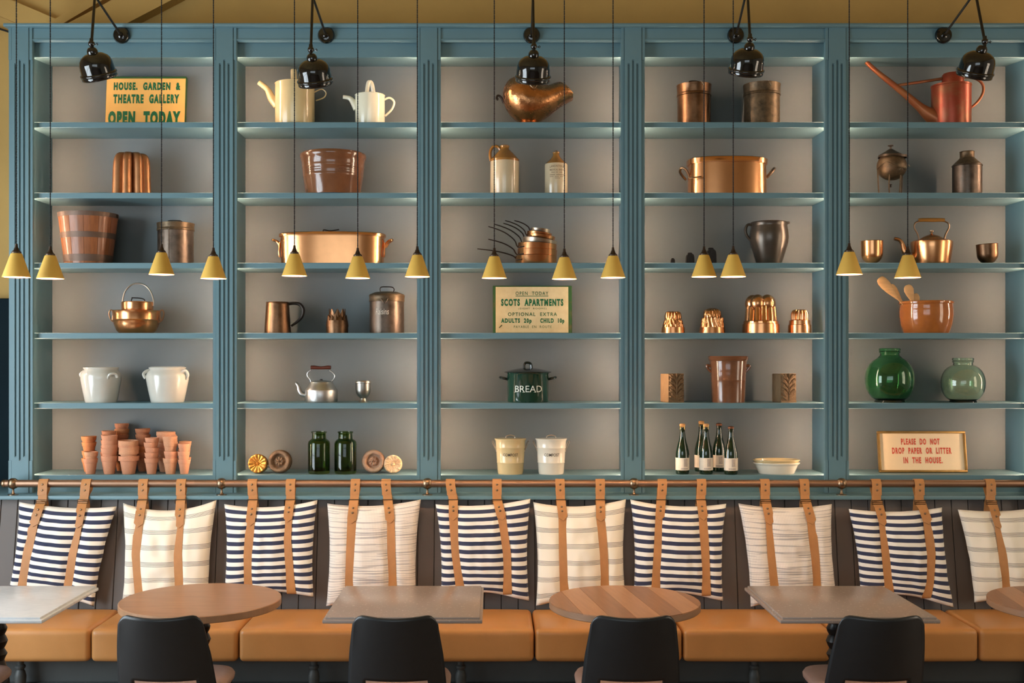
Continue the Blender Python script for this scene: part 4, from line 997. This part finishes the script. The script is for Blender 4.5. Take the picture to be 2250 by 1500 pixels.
lobed(it, 'shell', M['copper'], [(0, 'b', 0), (40.5, 'b', 0), (39.5, 712, 0), (37.5, 711, 0), (37.5, 706, 0), (36, 705, .2), (35.5, 704, 1), (33, 676, 1), (31, 672, .7), (0, 668, 0)], 12, .20, seg=168)
for k in range(5):
    a = 2*PI*k/5-PI/2+.62; R_ = 18*it.u
    mb = MB().sphere((0, 0, 0), 16.4*it.u, 24, 14, sz=1.2); build(mb, 'dome', M['copper'], it.root, loc=(R_*math.cos(a), R_*math.sin(a), it.Z(667)))
build(MB().sphere((0, 0, 0), 10*it.u, 16, 10, sz=1.2), 'dome', M['copper'], it.root, loc=(0, 0, it.Z(662)))
it, o = mould('small copper jelly mould with a stepped base and ribbed dome, rightmost of four', 1757, [(0, 'b', 0), (25.5, 'b', 0), (24.8, 714, 0), (23, 713, 0), (22.4, 704, 0), (20.5, 703, 0), (19, 702, 1), (19, 690, 1), (17, 683, 1), (12, 680, 1), (7, 681, .6), (0, 684, 0)], 12, .20)

it = It('terracotta_bowl', 'orange glazed terracotta bowl holding wooden spoons', 'bowl', 3, 2035, 6.74)
it.lathe('bowl', M['orangeglaze'], [(0, 'b'), (47, 'b'), (49, 728), (54, 712), (56.5, 695), (56.5, 680), (55, 670), (55.5, 668.5), (57.5, 667.5), (58, 664), (56.5, 662), (53, 662), (51, 668), (52, 695), (44, 725), (0, 727)], 48)
def spoon(name, label, tip, end, wid, y, kind):
    zb = SH[3]+.03; Y = 6.74; u = Y/F
    t = thing(name, label, 'spoon', (PX(end[0], Y), Y+y, zb), group='wooden spoons in the bowl')
    a = Vector((0, 0, 0)); b = Vector((PX(tip[0], Y)-PX(end[0], Y), 0, PZ(tip[1], Y)-zb)); d = b-a
    build(MB().tube([a, a+d*.35, a+d*.62], [.006, .0065, .0075], 10, flat=.8), 'handle', M['spoon'], t)
    pr = [(.58, .25), (.66, .5), (.76, .82), (.86, 1.0), (.94, .95), (.985, .7), (1.0, .3)] if kind == 'paddle' else [(.58, .25), (.68, .45), (.78, .8), (.88, 1.0), (.95, .85), (.99, .5), (1.0, .2)]
    build(MB().tube([a+d*q for q, _ in pr], [wid*u*k_ for _, k_ in pr], 14, flat=.32, ref=(d.z, 0, -d.x), k=3), 'paddle', M['spoon'], t)
spoon('wooden_spoon', 'long wooden paddle leaning furthest left in the terracotta bowl', (1929, 611), (2030, 690), 11.5, -.02, 'paddle')
spoon('wooden_spoon', 'thin wooden spoon just right of the long paddle', (1962, 624), (2022, 700), 7, .03, 'spoon')
spoon('wooden_spoon', 'rounded wooden spoon standing upright in the terracotta bowl', (1992, 626), (2022, 706), 11, -.01, 'spoon')
spoon('wooden_spoon', 'short wooden spoon at the right of the spoons', (2015, 644), (2032, 712), 8, .03, 'spoon')

# ---- fifth shelf ---------------------------------------------------
def crock(label, cx, r, top, ears):
    it = It('glazed_crock', label, 'crock', 4, cx, 6.72, group='white glazed crocks')
    it.lathe('body', M['whiteglaze'], [(0, 'b'), (r*.76, 'b'), (r*.78, 881), (r*.90, 855), (r*.99, 833), (r*.99, 825), (r*.93, 818), (r*.84, 813.5), (r*.82, 811.5), (r*.86, 809), (r*.87, 807), (r*.80, top), (r*.74, 808), (r*.75, 815), (r*.85, 830), (0, 834)], 48)
    for pts in ears: it.tube('ear_handle', M['whiteglaze'], pts, 3.5, flat=.8)
crock('greyer white glazed crock, left of the pair', 222, 43.5, 806, [[(183, 829, -.02), (180, 822, -.02), (186, 816, -.01)], [(248, 832, -.085), (254, 822, -.10), (264, 821, -.085), (266, 828, -.07)]])
crock('creamier white glazed crock with upturned ears, right of the pair', 368, 46, 805, [[(322, 831, -.02), (318, 821, -.02), (325, 814, 0), (332, 814, .02)], [(402, 832, -.04), (404, 818, -.05), (413, 814, -.05), (417, 823, -.04), (411, 833, -.03)]])

it = It('aluminium_kettle', 'dull aluminium kettle with a dark wooden grip', 'kettle', 4, 706, 6.72)
it.lathe('body', M['alu'], [(0, 'b'), (34, 'b'), (35.5, 880), (35.5, 858), (34.5, 855), (30, 848), (26, 842), (25, 839), (21, 837.5), (0, 837)], 44)
it.lathe('lid', M['alu'], [(22, 838.5), (21, 837), (10, 835.5), (0, 835)], 32)
it.lathe('lid_knob', M['iron'], [(0, 836), (3, 836), (3.5, 833.5), (0, 832.5)], 14)
it.tube('spout', M['alu'], [(676, 868), (664, 866), (658, 858), (656, 849), (652, 843), (649, 842)], [5.5, 5.5, 5, 4, 3.3, 2.8], n=12)
for sx, pts in ((-1, [(684, 843), (682, 834), (676, 826), (676, 819), (683, 813)]), (1, [(727, 840), (734, 832), (736, 825), (731, 818), (724, 813)])): it.tube('handle_arm', M['alu'], pts, 1.5)
it.tube('grip', M['grip'], [(683, 807), (690, 807), (705, 808), (720, 807), (727, 807)], [4, 4.4, 3.4, 4.4, 4], n=12, k=4)
it = It('pewter_goblet', 'small pewter goblet beside the aluminium kettle', 'goblet', 4, 798, 6.70)
it.lathe('bowl', M['pewter'], [(0, 'b'), (11, 'b'), (10.5, 883), (7, 878), (6.5, 875), (10, 871), (15, 865), (16.6, 856), (16.6, 842), (18, 841), (18, 838), (17, 836), (15.5, 836.5), (15, 856), (10, 868), (0, 870)], 36)

it = It('bread_pot', 'dark green enamel pot lettered BREAD, with lid', 'pot', 4, 1160, 6.73)
R_ = 45.5
it.lathe('body', M['green_en'], [(0, 'b'), (R_-3, 'b'), (R_-1, 882.5), (R_, 878), (R_, 822), (R_+3, 818), (0, 818)], 56)
it.lathe('lid', M['green_enb'], [(R_+2, 819), (R_+6, 818), (R_+6.5, 816.5), (R_+3, 815.5), (R_*.85, 813), (R_*.5, 809.5), (R_*.2, 808), (0, 808)], 56)
it.tube('lid_handle', M['green_enb'], [(1152, 809), (1152, 802), (1155, 797), (1163, 797), (1167, 801), (1168, 809)], 2.6)
for sx in (-1, 1): it.tube('side_handle', M['green_enb'], [(1160+sx*44, 833, -.02), (1160+sx*52, 831, -.025), (1160+sx*60, 829, -.01), (1160+sx*60, 829, .01), (1160+sx*52, 831, .025), (1160+sx*44, 833, .02)], 2.8)
lettering(it.root, 'BREAD', it.X(1129), it.X(1191), it.Z(860), it.Z(846), 0, M['txt_white'], bold=.0, R=R_*it.u+.0008)
for q, px in enumerate((1129, 1149, 1164, 1174, 1190)):  # slab serifs under the letters
    a0 = it.X(px)/(R_*it.u); pts = [((R_*it.u+.0009)*math.sin(a0+s_), -(R_*it.u+.0009)*math.cos(a0+s_), it.Z(860.2)) for s_ in (-.06, 0, .06)]
    if q in (0, 1, 3): build(MB().tube(pts, .0014, 4, flat=.3), 'serif', M['txt_white'], it.root)

LOBES = [(.05, .30, .62, .050), (.05, .22, .95, .045), (.16, .46, .78, .052), (.20, .40, 1.0, .042), (.32, .64, .80, .052), (.38, .60, 1.0, .044), (.48, .82, .78, .052), (.56, .78, 1.0, .044), (.66, .97, .55, .05), (.72, .95, .92, .048)]
def carved(label, cx, rz):
    it = It('carved_block', label, 'carving', 4, cx, 6.72, group='carved leaf blocks', rz=rz); u = it.u; w2, hh, dp = 18.5*u, it.Z(820), .055
    N_, Mz = 56, 90
    def hgt(x, z):
        ax = abs(x)/w2; zz = z/hh
        if zz < .07: return .006
        h_ = math.exp(-(ax/.06)**2)*.012
        for zb_, zt_, xt_, wl in LOBES:   # curling leaf lobes spreading from the stem
            best = 0
            for q in range(9):
                s_ = q/8; lx = .04+(xt_-.04)*s_**1.15; lz = zb_+(zt_-zb_)*(s_**.8)
                r_ = wl*math.sin(PI*min(1, .12+.82*s_))**.6
                d_ = math.hypot((ax-lx)*w2/hh, zz-lz)/max(.004, r_)
                if d_ < 1: best = max(best, (1-d_*d_)**.5*(.55+.45*s_)*(.82+.18*math.cos(d_*9)))
            h_ = max(h_, .017*best*min(1, (1.04-ax)/.2))
        return h_+mnoise.noise(Vector((x*140, z*90, cx)))*.0014
    mb = MB(); mb.grid(lambda a, b: Vector((-w2+2*w2*a, -dp-hgt(-w2+2*w2*a, hh*b), hh*b)), N_, Mz)
    build(mb, 'leaf_face', M['stone'], it.root, sharp=70)
    build(MB().box(-w2, w2, -dp+.001, dp*.9, 0, hh-.002, .003), 'block', M['stone'], it.root)
carved('carved acanthus leaf block left of the brown stoneware pot', 1476, .34)
carved('carved acanthus leaf block right of the brown stoneware pot', 1722, .26)

it = It('stoneware_pot', 'tall brown stoneware pot with small lug handles', 'pot', 4, 1600, 6.73)
it.lathe('body', M['brownglaze'], [(0, 'b'), (35, 'b'), (36.5, 884), (37.5, 840), (38.3, 835), (37.8, 834), (38.4, 829), (37.9, 828), (38.6, 823), (38.2, 822), (39, 817), (38.6, 816), (40.5, 793), (42.5, 791), (43.8, 788), (43, 786), (44, 784), (43, 782), (40, 782.5), (39, 792), (35, 880), (0, 881)], 48, sharp=35)
for sx in (-1, 1): it.tube('lug_handle', M['brownglaze'], [(1600+sx*39, 804, 0), (1600+sx*46, 803, 0), (1600+sx*45, 809, 0), (1600+sx*38, 817, 0)], [3, 3.4, 3, 2.4])

def carboy(label, cx, r, top, neck, m, sq):
    it = It('glass_jar', label, 'jar', 4, cx, 6.73, group='round green glass jars'); z0 = SH[4]
    zc = 886-r*sq-1; n = neck; out = [(0, 'b'), (r*.62, 'b')]
    for k in range(1, 12):
        a = -PI/2*.80+k*(PI/2*.80+PI/2*.72)/11; out.append((r*math.cos(a)**.78, zc-r*sq*math.copysign(abs(math.sin(a))**.92, math.sin(a))))
    out += [(n*.98, top+16), (n*.93, top+12), (n*1.02, top+9), (n*1.06, top+7), (n*1.0, top+6), (n*1.06, top+4), (n*1.06, top+1.5), (n*1.0, top), (n*.9, top+.5)]
    inn = [(max(0, q[0]-2.2), q[1]) for q in reversed(out[2:-3])]; inn.append((0, 880.0))
    it.lathe('vessel', m, out+inn, 56, sharp=60)
carboy('larger deep green glass jar, left of the pair', 1955, 52.5, 765, 21.5, M['glass_g'], .98)
carboy('smaller pale green glass jar, right of the pair', 2116, 46.5, 786, 21.5, M['glass_p'], .93)

# ---- bottom shelf --------------------------------------------------
# terracotta flower pots in nested stacks; every pot is its own thing
YFt, YBk = 6.665, 6.80
def pot_mesh(rim_w):
    # unit pot: rim radius 1, height 2
    p = [(0, 0), (.60, 0), (.62, .02), (.86, 1.40), (.90, 1.42), (.92, 1.45), (1.0, 1.96), (.98, 2.0), (.90, 2.0), (.86, 1.9), (.55, .12), (0, .10)] if rim_w == 0 else \
        [(0, 0), (.60, 0), (.62, .02), (.84, 1.46), (.985, 1.48), (1.0, 1.52), (1.0, 1.95), (.97, 2.0), (.88, 2.0), (.84, 1.9), (.55, .12), (0, .10)]
    return p
pm = {}
for rw in (0, 1):
    for mk in ('terra', 'terra2', 'terra3', 'terra4'):
        me_o = build(MB().lathe(pot_mesh(rw), 22), 'flower_pot', M[mk], None, sharp=50); pm[rw, mk] = me_o.data; bpy.data.objects.remove(me_o)
stacks = [  # front/back, cx, rim radius px, list of rim rows (bottom pot first), materials, rim type, words
 (YBk, 196, 16.5, [1006, 990, 971, 958], 'terra4', 0, 'in the orange stack behind at far left'),
 (6.762, 238, 16.0, [1004, 992, 978, 966, 954, 946], 'terra3', 0, 'in the dark stack behind, second from left'),
 (6.86, 267, 16, [1002, 990, 978, 966, 954, 942, 930], 'terra3', 0, 'in the tallest stack at the back'),
 (6.82, 315, 16.5, [1004, 992, 980, 968, 954, 941], 'terra3', 0, 'in the second tallest stack at the back'),
 (YBk, 365, 21, [1002, 988, 974, 961, 954, 948], 'terra2', 1, 'in the wide-rimmed stack at the back right'),
 (YBk, 406, 13.5, [1004, 986, 969], 'terra4', 0, 'in the short stack behind at far right'),
 (YFt, 199, 15.5, [1007, 992], 'terra', 0, 'in the front stack of two at far left'),
 (YFt, 240.5, 18, [1001, 984, 976, 967, 956], 'terra', 0, 'in the front stack second from left'),
 (YFt, 283, 22, [1001, 987, 979, 972, 967], 'terra2', 1, 'in the wide-rimmed front stack'),
 (YFt, 333, 15.5, [1006, 994, 983, 971, 961], 'terra', 0, 'in the front stack right of the wide-rimmed one'),
 (YFt, 374.5, 16.2, [1006, 991, 970, 965, 958], 'terra2', 0, 'in the pale front stack second from right'),
 (YFt, 405, 13.5, [1009, 991, 974], 'terra', 0, 'in the front stack of three at far right')]
words = {0: 'bottom', 1: 'second', 2: 'third', 3: 'fourth', 4: 'fifth', 5: 'sixth', 6: 'seventh'}
for Y, cx, r, rims, mk, rw, wd_ in stacks:
    u = Y/F; base = SH[5]; H0 = PZ(rims[0], Y)-base; n = len(rims)
    for k, py in enumerate(rims):
        zt = PZ(py, Y); h_ = H0 if k == 0 else H0*random.uniform(.96, 1.0)
        rr = r*u*(1 if k == 0 else random.uniform(.95, 1.0)); sz = h_/2
        z = max(base, zt-h_)
        mk2 = mk if random.random() < .7 else random.choice(['terra', 'terra2', 'terra'] if mk != 'terra3' else ['terra3', 'terra4'])
        o = link('flower_pot', pm[rw, mk2], None, (PX(cx+(random.uniform(-1.2, 1.2) if k else 0), Y), Y, z), (random.uniform(-.02, .02) if k else 0, random.uniform(-.03, .03) if k else 0, random.uniform(0, 6)))
        o.scale = (rr, rr, sz)
        nth = 'topmost' if k == n-1 else words[k]
        tag(o, 'terracotta flower pot, %s pot %s' % (nth, wd_), 'flower pot', 'stacked terracotta flower pots')

def rosette(label, cx, cy, r, m, kind, lean=.12):
    Y = 6.70 if kind in ('daisy', 'cream') else 6.715; u = Y/F; R_ = r*u
    t = thing('carved_rosette', label, 'rosette', (PX(cx, Y), Y, SH[5]+R_*math.cos(lean)), (-lean, 0, 0), group='carved rosettes')
    def hgt(q, a):
        if kind == 'daisy':
            n = 14; pet = abs(math.cos(n*a/2))**.6
            return .010*math.exp(-(q/.16)**4)+(.004+.018*q)*(.55+.45*pet)*(1 if q > .24 else .35)-(0.012*max(0, (q-.86)/.14)**2)
        if kind == 'cream':
            n = 16; pet = abs(math.cos(n*a/2)); lob = .006*max(0, math.cos(11*a+1)) if q > .68 else 0
            return .009*math.exp(-(q/.2)**4)+(.013*q if q > .3 else 0)*(.5+.5*pet if q < .68 else .9)+lob-.012*max(0, (q-.85)/.15)**2
        ring = .026*math.exp(-((q-.78)/.2)**4)*(.82+.18*abs(math.cos(2.5*a+.6))**.3)
        ctr = .022*math.exp(-(q/.40)**6)*(.6+.4*abs(math.cos(4*a)*math.cos(q*9)))
        return ring+ctr-.014*max(0, (q-.86)/.14)**2
    nu, nv = 120, 26; ec = cx*.01
    mb = MB(); mb.grid(lambda a, q: Vector((R_*max(.0005, q)*math.cos(2*PI*a), -.018-hgt(q, 2*PI*a)-mnoise.noise(Vector((q*9*math.cos(2*PI*a)+ec, q*9*math.sin(2*PI*a), ec)))*.0022, R_*max(.0005, q)*math.sin(2*PI*a))), nu, nv, wrap=True)
    build(mb, 'carved_face', m, t, sharp=80, recalc=False)
    mb = MB().lathe([(0, .022), (R_*.9, .022), (R_*.99, .012), (R_*.995, -.020), (R_*.9, -.010), (0, -.008)], 48, M=Matrix.Rotation(PI/2, 4, 'X') @ Matrix.Scale(-1, 4, (0, 0, 1))); build(mb, 'disc', m, t)
rosette('gilded daisy rosette at the left of the bottom shelf', 568, 1017, 21, M['gilt'], 'daisy')
rosette('weathered brown rosette leaning by the gilded daisy', 616, 1011, 25.5, M['carv1'], 'ring')
rosette('weathered grey-brown rosette right of the green jars', 821, 1011, 25.5, M['carv2'], 'ring')
rosette('small cream rosette at the right of the jars', 864, 1016, 20, M['carv3'], 'cream')

for cx, lab in ((701, 'dark green apothecary jar, left of the pair'), (759, 'dark green apothecary jar, right of the pair')):
    it = It('apothecary_jar', lab, 'jar', 5, cx, 6.69, group='green apothecary jars')
    o_ = [(0, 'b'), (22.5, 'b'), (24, 1035), (24.3, 1030), (24.3, 974), (23, 969), (19, 965.5), (16.5, 964), (15.8, 962), (15.4, 953), (16, 951), (17.4, 949.5), (17, 947.6), (15, 947.6)]
    it.lathe('vessel', M['glass_d'], o_+[(13.8, 953), (13.8, 963), (17.5, 967), (21.5, 972), (22.3, 978), (22.3, 1028), (20, 1033), (0, 1033)], 48, sharp=50)

for cx, m_, lab in ((1121.5, 'cream', 'warm cream enamel compost bucket, left of the pair'), (1211, 'creamglaze', 'whiter enamel compost bucket, right of the pair')):
    it = It('compost_bucket', lab, 'bucket', 5, cx, 6.68, group='enamel compost buckets')
    rad = lambda py: 28+(1037.5-py)*5.2/74
    prof = [(0, 'b'), (27, 'b'), (rad(1036), 1036), (rad(1016), 1016), (rad(1015)+.8, 1014.8), (rad(1013), 1013.6), (rad(984), 984), (rad(982)+.8, 982.4), (rad(981), 981), (rad(968), 968), (rad(965)+.9, 966), (rad(963)+1.2, 964), (0, 964)]
    it.lathe('body', M[m_], prof, 48, sharp=35)
    it.lathe('lid', M[m_], [(rad(963)+1.4, 965), (rad(963)+2, 963.5), (rad(963)+1, 962.4), (20, 961.5), (0, 961)], 48)
    it.tube('lid_handle', M['tinned'], [(cx-10, 963), (cx-9, 958), (cx, 955.5), (cx+9, 958), (cx+10, 963)], 1.0)
    for sx in (-1, 1):
        it.tube('bail_handle', M['tinned'], [(cx+sx*31, 990, -.01), (cx+sx*33, 985, -.015), (cx+sx*40, 971, -.02), (cx+sx*38, 969, .02), (cx+sx*32, 985, .02)], .8, k=2)
        build(MB().sphere((0, 0, 0), .004, 10, 6), 'rivet', M['tinned'], it.root, loc=it.P(cx+sx*30.6, 990, -.02))
    lettering(it.root, 'COMPOST', it.X(cx-17), it.X(cx+17), it.Z(1000), it.Z(993.5), 0, M['txt_black'], bold=.004, R=lambda z: rad(996.5)*it.u+.0012)

def bottle(label, cx, Y, top, cork, lab_off):
    it = It('cider_bottle', label, 'bottle', 5, cx, Y, group='green cider bottles'); b0 = CY-(SH[5]-CAMZ)*F/Y; s = 1.0
    H = lambda h: b0-h
    it.lathe('glass', M['bottle'], [(0, 'b'), (13.5, 'b'), (14.6, H(2)), (14.8, H(6)), (14.8, H(44)), (14.2, H(50)), (12, H(60)), (9, H(70)), (6.8, H(80)), (5.8, H(90)), (5.5, H(98)), (6, H(99)), (6, H(102)), (5.2, H(103)), (0, H(103))], 32)
    if cork:
        it.lathe('cork', M['cork'], [(4.6, H(102)), (4.8, H(104)), (6.2, H(105)), (6.6, H(108)), (5.4, H(110)), (0, H(110.8))], 20)
        for a in range(4):
            q = a*PI/2+.6; it_ = [(6.6*it.u*math.cos(q), 6.6*it.u*math.sin(q), it.Z(H(h_))) for h_ in (98, 104, 107)]
            build(MB().tube(it_, .0011, 5), 'wire', M['gold_wire'], it.root)
    else: it.lathe('cap', M['rustcap'], [(6.2, H(100)), (6.8, H(101)), (6.6, H(104)), (4, H(105.5)), (0, H(105.8))], 20)
    it.lathe('paper_label', M['label'], [(14.95, H(9)), (15.05, H(9)), (15.05, H(36)), (14.95, H(36))], 32)
    R_ = 15.2*it.u; mb = MB(); mb.grid(lambda a, b: Vector((R_*math.sin(lab_off-.28+.56*a*(1-.0*b)), -R_*math.cos(lab_off-.28+.56*a), it.Z(H(17+17*b)))), 8, 8); build(mb, 'crest', M['print'], it.root, recalc=False)
    mb = MB(); mb.grid(lambda a, b: Vector((R_*math.sin(lab_off-.75+1.1*a), -R_*math.cos(lab_off-.75+1.1*a), it.Z(H(11+3.2*b)))), 8, 1); build(mb, 'print_line', M['print'], it.root, recalc=False)
bottle('corked green bottle standing apart at the left of five', 1499.5, 6.66, 932, True, .35)
bottle('corked green bottle half hidden at the back left', 1541, 6.82, 932, True, .6)
bottle('corked green bottle at front, third from left', 1551.5, 6.66, 934, True, .25)
bottle('green bottle with a flat brown cap at the back', 1580, 6.82, 936, False, .05)
bottle('green bottle with a flat cap and white label, rightmost of five', 1606, 6.64, 938, False, .2)

def dish(label, zoff, cream, k):
    it = It('oval_dish', label, 'dish', 5, 1706, 6.69, group='oval cream dishes', z0=SH[5]+zoff)
    H = lambda h: CY-(it.z0-CAMZ)*F/6.69-h
    it.lathe('dish', M['creamglaze' if not cream else 'cream'], [(0, 'b'), (38, 'b'), (39, H(1)), (46, H(17)), (46.5, H(18)), (47.5, H(19.5)), (49.5, H(21)), (51, H(22.5)), (51, H(24)), (49, H(24.8)), (46, H(24)), (44, H(19)), (37, H(3)), (0, H(2))], 56, sy=.72)
dish('lower oval cream pie dish of two', 0, False, 1); dish('upper oval cream pie dish nested in the other', 6.3*6.69/F, True, 1)

t, u, cx, h, wd = sign('framed_sign', 'gilt framed sign with red lettering on the bottom right shelf', 1931, 2125, 948, 5, 6.74, .16, None, None)
zr = CY-(SH[5]-CAMZ)*F/6.74; fw = .014
for nm, a in (('top', (-wd/2, wd/2, h-fw, h)), ('bottom', (-wd/2, wd/2, 0, fw)), ('left', (-wd/2, -wd/2+fw, fw, h-fw)), ('right', (wd/2-fw, wd/2, fw, h-fw))):
    build(MB().box(a[0], a[1], -.016, .008, a[2], a[3], .004, 2), 'frame_bar', M['goldfr'], t)
build(MB().box(-wd/2+.004, wd/2-.004, -.004, .006, .004, h-.004), 'paper', M['paper'], t)
for body, x0, x1, y0, y1 in (('PLEASE  DO  NOT', 1983, 2068, 963, 977), ('DROP  PAPER  OR  LITTER', 1962, 2093, 983, 997), ('IN  THE  HOUSE.', 1986, 2072, 1004, 1018)):
    row_text(t, body, x0, x1, y0, y1, cx, u, zr, M['txt_red'], y=-.0052, bold=.05, space=1.34)

# ================================================================== pendants
DZ = [(36, 610, 4.95), (110.5, 613, 5.10), (355, 604, 5.40), (469, 613, 5.32), (647, 607, 5.38), (786, 612, 5.42), (917, 609, 5.42), (1086, 612, 5.42), (1240, 614, 5.42), (1347, 611, 5.42), (1547, 609, 5.42), (1611, 609, 5.35), (1866, 604, 5.25), (1994.5, 611, 5.25)]
RBt, RTp, HS = .0605, .0245, .106
plab = ['leftmost yellow pendant, nearest the wall edge', 'yellow pendant second from left beside the bucket', 'yellow pendant in front of the tin canister', 'yellow pendant in front of the second pilaster', 'yellow pendant before the left end of the fish kettle', 'yellow pendant before the right end of the fish kettle',
        'yellow pendant in front of the third pilaster', 'yellow pendant before the saucepan handles', 'yellow pendant right of the saucepan stack', 'yellow pendant by the fourth pilaster', 'yellow pendant before the largest iron weight', 'yellow pendant left of the dark jug', 'yellow pendant in front of the fifth pilaster', 'yellow pendant before the copper kettle spout']
def pendant():
    t = thing('pendant_lamp', '', 'pendant lamp', (0, 0, 0), group='yellow cone pendants')
    s = build(MB().lathe([(RBt, 0), (RTp, HS-.002), (RTp-.003, HS), (.009, HS)], 40), 'shade', M['yellow'], t)
    build(MB().lathe([(RBt-.0005, .0003), (RBt-.0015, .0003), (RTp-.002, HS-.003), (.009, HS-.003)], 40), 'lining', M['shade_in'], s)
    build(MB().lathe([(0, HS-.002), (.021, HS-.002), (.021, HS+.006), (.017, HS+.010), (.012, HS+.014), (.010, HS+.022), (.007, HS+.028), (.0055, HS+.042), (0, HS+.043)], 20), 'cap', M['bronze'], t)
    build(MB().sphere((0, 0, .045), .017, 14, 10, sz=1.2), 'bulb', M['bulb'], t)
    build(MB().lathe([(0, .06), (.011, .06), (.011, HS-.002), (0, HS-.002)], 14), 'lamp_holder', M['bronze'], t)
    mb = MB(); n = 900
    for ph in (0, PI): mb.tube([(.0014*math.cos(2*PI*q/8+ph), .0014*math.sin(2*PI*q/8+ph), q/n) for q in range(n+1)], .0016, 4)
    build(mb, 'flex', M['cord'], t, weld=False)
    build(MB().lathe([(0, 0), (.05, 0), (.05, -.01), (.02, -.03), (0, -.032)], 20), 'ceiling_rose', M['bronze'], t)
    return t
p0 = pendant()
for k, (px, by, D) in enumerate(DZ):
    loc = (PX(px, D), D, PZ(by, D)+.002); o = p0 if k == 0 else dup(p0, loc)
    o.location = loc; o['label'] = plab[k]
    for c in o.children:
        if c.name.startswith('flex'): c.location = (0, 0, HS+.04); c.scale = (1, 1, RZ-loc[2]-HS-.05)
        if c.name.startswith('ceiling_rose'): c.location = (0, 0, RZ-loc[2])

# ================================================================== swing-arm wall lamps
YBL = 5.95; ub = YBL/F
WL = [((268, 78), (208.5, -9), (201, 97), (9, (200, 104)), 'glossy black wall lamp over the first bay, leaning before the orange sign'), ((717, 78), (687, -8), (683, 110), (5, (684, 118)), 'glossy black wall lamp over the second bay, before the large enamel can'),
      ((1168, 78), (1171, -12), (1173, 103), (-1, (1173, 110)), 'glossy black wall lamp over the third bay, before the copper scuttle'), ((1616, 78), (1642, -26), (1648, 87), (-3, (1648, 94)), 'glossy black wall lamp over the fourth bay between the canisters'),
      ((2072, 78), (2143, -18), (2164, 92), (-7, (2160, 100)), 'glossy black wall lamp over the fifth bay by the red watering can')]
for rose, elb, jt, (tl, sk), lab in WL:
    Yr = YF+.012; Ye = 6.20
    R0 = Vector((PX(rose[0], Yr), Yr, PZ(rose[1], Yr))); E = Vector((PX(elb[0], Ye), Ye, PZ(elb[1], Ye))); J = Vector((PX(jt[0], YBL), YBL, PZ(jt[1], YBL)))
    t = thing('wall_lamp', lab, 'wall lamp', R0, group='black swing-arm wall lamps')
    Rx = Matrix.Rotation(PI/2, 4, 'X')
    build(MB().lathe([(0, 0), (.049, 0), (.050, .010), (.044, .020), (.022, .020), (.014, .024), (.013, .040), (0, .041)], 32, M=Rx), 'wall_rose', M['black_gloss'], t)
    a = R0+Vector((0, -.03, 0)); build(MB().tube([a-R0, E-R0], .0068, 10), 'arm', M['black_satin'], t)
    build(MB().sphere(E-R0, .016, 14, 10), 'elbow', M['black_satin'], t)
    build(MB().tube([E-R0, J-R0], .0075, 10), 'drop_arm', M['black_satin'], t)
    jn = build(MB().lathe([(0, .03), (.010, .03), (.011, .015), (.016, .010), (.017, 0), (.013, -.010), (.008, -.014), (.008, -.022), (0, -.023)], 18), 'joint', M['black_gloss'], t, loc=J-R0)
    build(MB().tube([(.008, 0, 0), (.022, 0, 0), (.030, 0, .006), (.034, 0, 0), (.030, 0, -.006), (.022, 0, 0)], .0024, 6), 'wing_nut', M['black_gloss'], jn)
    S0 = Vector((PX(sk[0], YBL), YBL, PZ(sk[1], YBL)))
    Rm = Matrix.Translation(S0-R0) @ Matrix.Rotation(math.radians(-tl), 4, 'Y') @ Matrix.Rotation(math.radians(26), 4, 'X')
    q = ub; bell = [(6, 0), (9, -2.5), (11.5, -7), (12, -13), (12, -14.5)]
    build(MB().lathe([(0, 0)]+[(r*q, z*q) for r, z in bell]+[(0, -15*q)], 28, M=Rm), 'socket', M['black_gloss'], t)
    pr = [(11, -13), (18, -14.2), (25, -16.8), (31.5, -21), (36.5, -27), (39.2, -34), (40.2, -42), (40.6, -51), (40.8, -54), (43, -55.2), (44.2, -57.5), (43.4, -60), (42, -61), (42.2, -64), (42.2, -67.5), (41, -68.5), (39.5, -67), (39, -48), (35, -30), (24, -19.5), (11, -16)]
    build(MB().lathe([(r*q*(.92 if r > 20 else 1), z*q) for r, z in pr], 48, M=Rm), 'bell_shade', M['black_gloss'], t, sharp=55)
